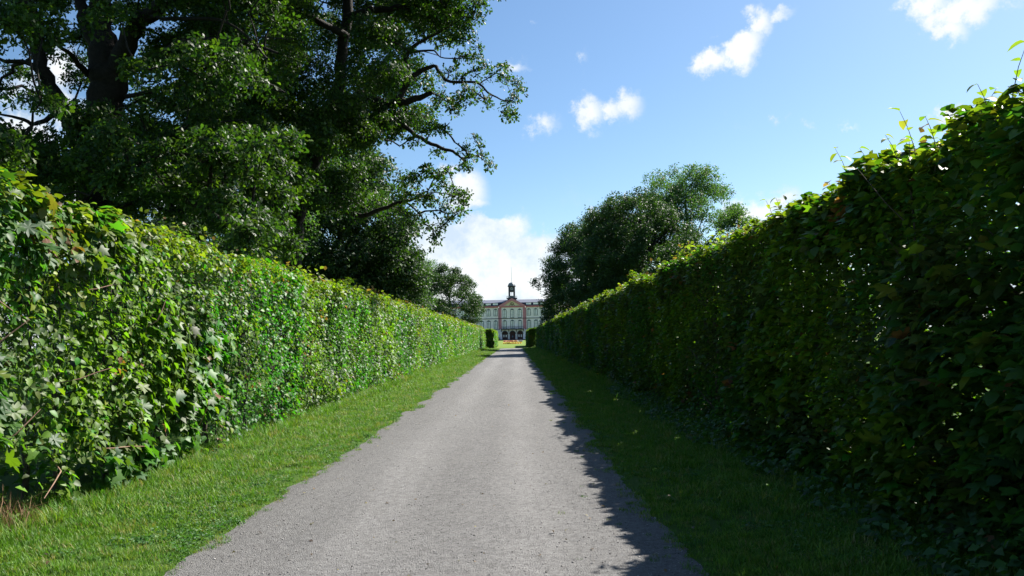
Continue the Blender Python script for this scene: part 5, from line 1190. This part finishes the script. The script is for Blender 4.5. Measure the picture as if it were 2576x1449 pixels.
# pediment
pd = MB()
ph, pw, pz = 16.85, CW + .75, 13.72
pd.prism([(-pw, pz), (-3.45, pz), (0, 15.85), (0, ph)], -1.1, -.45)
pd.prism([(pw, pz), (0, ph), (0, 15.85), (3.45, pz)], -1.1, -.45)
part('pediment', pd, M_PINK)
part('tympanum', MB().prism([(-3.5, pz), (3.5, pz), (0, 15.9)], -.7, -.5), M_CREAM)
rl = MB()
for (x_, z_, w_, h_) in ((-.55, 14.55, .22, .75), (.55, 14.5, .22, .8), (0, 15.0, .3, .35), (-.15, 14.4, .2, .6), (.2, 14.2, .3, .35), (-.9, 14.05, .3, .25), (.95, 14.0, .3, .22), (0, 13.9, .5, .12), (-.35, 15.05, .12, .3), (.38, 15.0, .12, .25)):
    rl.prism([(x_ - w_, z_ - h_ / 2), (x_ + w_, z_ - h_ / 2), (x_ + w_ * .5, z_ + h_ / 2), (x_ - w_ * .5, z_ + h_ / 2)], -.82, -.7)
part('relief', rl, M_RELIEF)
# roof: steep dark foot, shallow sheet metal above
rf = MB()
for s_ in (-1, 1):
    a_, b_ = (-HW, 0) if s_ < 0 else (0, HW)
    rf.add([(a_, -.2, 13.75), (b_, -.2, 13.75), (b_, 1.1, 15.0), (a_, 1.1, 15.0)], [(0, 1, 2, 3)])
part('lower_roof', rf, M_ROOFD)
rf = MB()
rf.add([(-HW, .75, 15.0), (HW, .75, 15.0), (HW, .75, 15.12), (-HW, .75, 15.12), (-HW + 2, 7, 16.6), (HW - 2, 7, 16.6), (-HW, 13.3, 15.12), (HW, 13.3, 15.12)],
       [(0, 1, 2, 3), (3, 2, 5, 4), (4, 5, 7, 6), (2, 7, 5), (6, 3, 4)])
part('upper_roof', rf, M_ROOFL)
part('gable_roof', MB().add([(-pw - .1, -1.15, pz + .03), (0, -1.15, ph + .06), (pw + .1, -1.15, pz + .03), (-pw - .1, 3, pz + .03), (0, 7.2, ph + .06), (pw + .1, 3, pz + .03)],
                            [(0, 1, 4, 3), (1, 2, 5, 4)]), M_ROOFD)
for s_ in (-1, 1):
    for xx in (6.65, 9.5, 12.4, 15.2, 18.0, 20.8):
        d_ = part('dormer', MB().box(s_ * xx - 1.12, s_ * xx + 1.12, -.05, 1.3, 14.05, 15.03), M_ROOFD)
        part('pane', MB().box(s_ * xx - .98, s_ * xx + .98, -.09, -.05, 14.2, 14.9), M_PANE, d_)
        part('glazing_bar', MB().box(s_ * xx - .035, s_ * xx + .035, -.12, -.091, 14.2, 14.9).box(s_ * xx - .55, s_ * xx - .49, -.12, -.091, 14.2, 14.9).box(s_ * xx + .49, s_ * xx + .55, -.12, -.091, 14.2, 14.9), M_TRIM, d_)


def window_meshes(w, h, rows):
    sm = MB()
    hw, t_ = w / 2, .17
    sm.box(-hw - t_, -hw, -.09, 0, 0, h).box(hw, hw + t_, -.09, 0, 0, h).box(-hw - t_ - .05, hw + t_ + .05, -.13, 0, -.16, 0)
    n = 10
    for k in range(n):
        a0, a1 = math.pi * k / n, math.pi * (k + 1) / n
        q = [(hw * math.cos(a0), h + .22 * math.sin(a0)), ((hw + t_) * math.cos(a0), h + .42 * math.sin(a0)), ((hw + t_) * math.cos(a1), h + .42 * math.sin(a1)), (hw * math.cos(a1), h + .22 * math.sin(a1))]
        sm.add([(x, -.09, z) for x, z in q] + [(x, 0, z) for x, z in q], [(0, 1, 2, 3), (1, 5, 6, 2), (0, 3, 7, 4)])
    sm.box(-.12, .12, -.16, -.09, h + .2, h + .62)
    sash = MB()
    sash.box(-hw, -hw + .06, -.05, -.012, .0, h).box(hw - .06, hw, -.05, -.012, .0, h).box(-.085, .085, -.06, -.012, .0, h)
    for k in range(rows + 1):
        z = h * k / rows
        for s2 in (-1, 1):
            x0_, x1_ = sorted((s2 * .085, s2 * (hw - .06)))
            sash.box(x0_, x1_, -.045, -.012, max(0, z - .03), min(h, z + .03))
    sash.prism([(hw * math.cos(math.pi * k / 8), h + .002 + .21 * math.sin(math.pi * k / 8)) for k in range(9)], -.045, -.012)
    pn = MB().box(-hw + .02, hw - .02, -.010, -.004, .02, h - .02)
    return sm.mesh('window', M_TRIM), sash.mesh('sash', M_DARK), pn.mesh('pane', M_PANE)


WT = {'top': window_meshes(1.2, 2.25, 4), 'tall': window_meshes(1.2, 2.95, 5)}


def put_window(kind, x, y, z):
    a_, b_, c_ = WT[kind]
    w_ = link('window', a_, pal, (x, y, z))
    link('sash', b_, w_)
    link('pane', c_, w_)


for s_ in (-1, 1):
    for xx in (6.65, 9.42, 12.19, 14.96, 17.73, 20.5, 23.3):
        put_window('top', s_ * xx, 0, 9.95)
        put_window('tall', s_ * xx, 0, 4.72)
        put_window('top', s_ * xx, 0, 1.15)
for xx in (-3.02, 0, 3.02):
    put_window('tall', xx, -.5, 9.15)
    put_window('tall', xx, -.5, 4.72)
# balcony over the arches
bl = part('balcony', MB().box(-4.6, 4.6, -1.7, -.52, 4.32, 4.55), M_IRON)
rb = MB()
rb.box(-4.55, 4.55, -1.66, -1.60, 5.42, 5.5).box(-4.55, 4.55, -1.65, -1.61, 4.62, 4.67)
for k in range(61):
    x_ = -4.55 + 9.1 * k / 60
    w_ = .035 if k % 10 == 0 else .013
    rb.box(x_ - w_, x_ + w_, -1.645, -1.615, 4.55, 5.42)
part('railing', rb, M_IRON, bl)
for x_ in (-4.4, -1.51, 1.51, 4.4):
    part('bracket', MB().add([(x_ - .12, -.57, 3.45), (x_ + .12, -.57, 3.45), (x_ + .12, -.57, 4.32), (x_ - .12, -.57, 4.32), (x_ - .12, -1.5, 4.1), (x_ + .12, -1.5, 4.1), (x_ + .12, -1.5, 4.32), (x_ - .12, -1.5, 4.32)],
                             [(0, 1, 5, 4), (4, 5, 6, 7), (1, 2, 6, 5), (0, 4, 7, 3), (3, 7, 6, 2)]), M_IRON, bl)


# clock turret
def octa(r, z, n=8):
    return [(r * math.cos(math.pi * (2 * k + 1) / n), r * math.sin(math.pi * (2 * k + 1) / n), z) for k in range(n)]


TY = 4.0
tw = MB()
tw.box(-1.75, 1.75, TY - 1.75, TY + 1.75, 14.8, 16.7)
h_ = 1.34
# four corner posts round the open lantern stage
for sx in (-1, 1):
    for sy in (-1, 1):
        x0_, x1_ = sorted((sx * .62, sx * h_))
        y0_, y1_ = sorted((sy * .62, sy * h_))
        tw.box(x0_, x1_, TY + y0_, TY + y1_, 17.05, 19.55)
for s_ in (-1, 1):
    tw.box(-.05, .05, TY + s_ * 1.1 - .05, TY + s_ * 1.1 + .05, 18.0, 19.55)
    tw.box(-.62, .62, TY + s_ * 1.15 - .05, TY + s_ * 1.15 + .05, 17.05, 18.0)
    tw.box(s_ * 1.15 - .05, s_ * 1.15 + .05, TY - .62, TY + .62, 17.05, 19.55)
tw.box(-h_, h_, TY - h_, TY + h_, 19.55, 21.75)
tw.box(-h_ - .12, h_ + .12, TY - h_ - .12, TY + h_ + .12, 17.05, 17.35)
clk_t = part('clock_turret', tw, M_TOWER)
part('platform', MB().box(-2.15, 2.15, TY - 2.15, TY + 2.15, 16.7, 17.05), M_TOWER, clk_t)
rr = MB()
for s_ in (-1, 1):
    rr.box(-2.1, 2.1, TY + s_ * 2.08 - .03, TY + s_ * 2.08 + .03, 17.8, 17.88)
    rr.box(s_ * 2.08 - .03, s_ * 2.08 + .03, TY - 2.1, TY + 2.1, 17.8, 17.88)
    rr.box(-2.1, 2.1, TY + s_ * 2.08 - .02, TY + s_ * 2.08 + .02, 17.4, 17.45)
    rr.box(s_ * 2.08 - .02, s_ * 2.08 + .02, TY - 2.1, TY + 2.1, 17.4, 17.45)
    for k in range(9):
        v_ = -2.08 + 4.16 * k / 8
        rr.box(v_ - .03, v_ + .03, TY + s_ * 2.08 - .03, TY + s_ * 2.08 + .03, 17.05, 17.8)
        rr.box(s_ * 2.08 - .03, s_ * 2.08 + .03, TY + v_ - .03, TY + v_ + .03, 17.05, 17.8)
part('railing', rr, M_POLE, clk_t)
part('eaves', MB().box(-1.62, 1.62, TY - 1.62, TY + 1.62, 21.75, 21.98), M_TOWER, clk_t)
dm = MB()
rings = [(1.6, 21.98), (1.5, 22.3), (1.36, 22.7), (1.08, 23.1), (.62, 23.35), (.2, 23.5)]
vs = []
for r_, z_ in rings:
    vs += [(x * 1.05, y * 1.05 + TY, z) for x, y, z in octa(r_, z_)]
fs = [(j * 8 + i, j * 8 + (i + 1) % 8, (j + 1) * 8 + (i + 1) % 8, (j + 1) * 8 + i) for j in range(len(rings) - 1) for i in range(8)] + [tuple(range(40, 48))]
dm.add(vs, fs)
part('dome', dm, plain('dome_copper', (.13, .15, .17), .5, .5), clk_t)
ck = MB()
n = 20
ring = lambda r_: [(r_ * math.cos(2 * math.pi * k / n), r_ * math.sin(2 * math.pi * k / n) + 20.85) for k in range(n)]
o1, i1 = ring(.55), ring(.44)
for k in range(n):
    k2 = (k + 1) % n
    ck.add([(o1[k][0], TY - 1.39, o1[k][1]), (o1[k2][0], TY - 1.39, o1[k2][1]), (i1[k2][0], TY - 1.39, i1[k2][1]), (i1[k][0], TY - 1.39, i1[k][1])], [(0, 1, 2, 3)])
part('clock_rim', ck, M_POLE, clk_t)
part('clock_face', MB().prism(ring(.54), TY - 1.37, TY - 1.34), M_TOWER, clk_t)
part('clock_hands', MB().box(-.045, .045, TY - 1.41, TY - 1.38, 20.55, 21.22).box(.0, .22, TY - 1.41, TY - 1.385, 20.8, 20.87), M_POLE, clk_t)
part('flagpole', MB().tube([(0, TY, 23.4), (0, TY, 24.5), (0, TY, 27), (0, TY, 29.9)], [.09, .08, .07, .045], 8), M_POLE, clk_t)
# benches and tubs by the door
for x_, lb_ in ((-5.45, 'dark square tub on the lawn side of the palace door, under the western pilaster'), (5.5, 'dark square tub beside the palace door, nearest the shaded hedge')):
    tb_ = thing('planter', lb_.replace(', under the western pilaster', ', left of the arches').replace(', nearest the shaded hedge', ', right of the arches'), 'planter', (BX + x_, BY - 1.2, BZ), 'tubs beside the palace door')
    link('tub', MB().box(-.26, .26, -.26, .26, 0, .55).mesh('tub', M_IRON), tb_)
    cc_, q = [], rand_unit(70) * [[.3, .3, .42]] + [[0, 0, .9]]
    v_, f_, k_ = leaf_batch(q, rand_unit(70), rand_unit(70), np.full(70, .2), L_OV4)
    link('shrub', mesh_np('shrub', v_, [f_], M_HEDGE, np.full((len(v_), 3), .035)), tb_, kind='stuff')

# flower beds on the lawn
def flower_bed(label, x0, x1, yc, dy, bend, cols, hgt, n):
    root = thing('flower_bed', label, 'flower bed', (0, yc, float(lawn_z(yc))), 'flower beds on the palace lawn')
    u_ = rng.uniform(-1, 1, n)
    x_ = (x0 + x1) / 2 + (x1 - x0) / 2 * u_
    y_ = bend * (1 - u_ * u_) + rng.uniform(-1, 1, n) * dy * np.sqrt(np.clip(1 - u_ * u_ * .85, 0, 1))
    z_ = hgt * rng.uniform(.3, 1, n) + .0033 * y_
    P_ = np.stack([x_, y_, z_], 1)
    v_, f_, k_ = leaf_batch(P_, rand_unit(n), unit(rand_unit(n) + [0, -.5, .9]), rng.uniform(.16, .3, n), L_Q)
    cc = np.array(cols)[rng.integers(0, len(cols), n)]
    link('flowers', mesh_np('flowers', v_, [f_], M_FLOWER, np.repeat(cc, k_, 0)), root, kind='stuff')
    soil = MB()
    m_ = 24
    fr = [((x0 + x1) / 2 + (x1 - x0) / 2 * (2 * k / m_ - 1), 2 * k / m_ - 1) for k in range(m_ + 1)]
    for k in range(m_):
        (xa, ua), (xb, ub) = fr[k], fr[k + 1]
        wa, wb = dy * math.sqrt(max(0, 1 - ua * ua * .85)), dy * math.sqrt(max(0, 1 - ub * ub * .85))
        ya, yb = bend * (1 - ua * ua), bend * (1 - ub * ub)
        soil.add([(xa, ya - wa, .03 + .0033 * (ya - wa)), (xb, yb - wb, .03 + .0033 * (yb - wb)), (xb, yb + wb, .03 + .0033 * (yb + wb)), (xa, ya + wa, .03 + .0033 * (ya + wa))], [(0, 1, 2, 3)])
    link('soil', soil.mesh('soil', M_PLINTH), root)


m, t = new_mat('flower_petals')
finish(t, t.node('ShaderNodeBsdfPrincipled', {'Base Color': t.node('ShaderNodeAttribute', attribute_name='tone').outputs['Color'], 'Roughness': .6}).outputs[0])
M_FLOWER = m
flower_bed('orange and red flower bed on the lawn before the palace', -3.5, .5, 236, 3.2, 0, [(.60, .24, .06), (.55, .13, .06), (.65, .36, .07)], .32, 2600)
flower_bed('silvery grey flower bed on the lawn beside the orange one', .0, 2.3, 247, 2.6, 0, [(.32, .30, .28), (.45, .42, .42), (.28, .24, .18)], .30, 1500)
flower_bed('thin curved yellow flower bed, nearest of the three on the lawn', -2.8, 1.4, 188, 1.4, -4.5, [(.80, .55, .03), (.82, .42, .03), (.75, .6, .05)], .22, 2600)
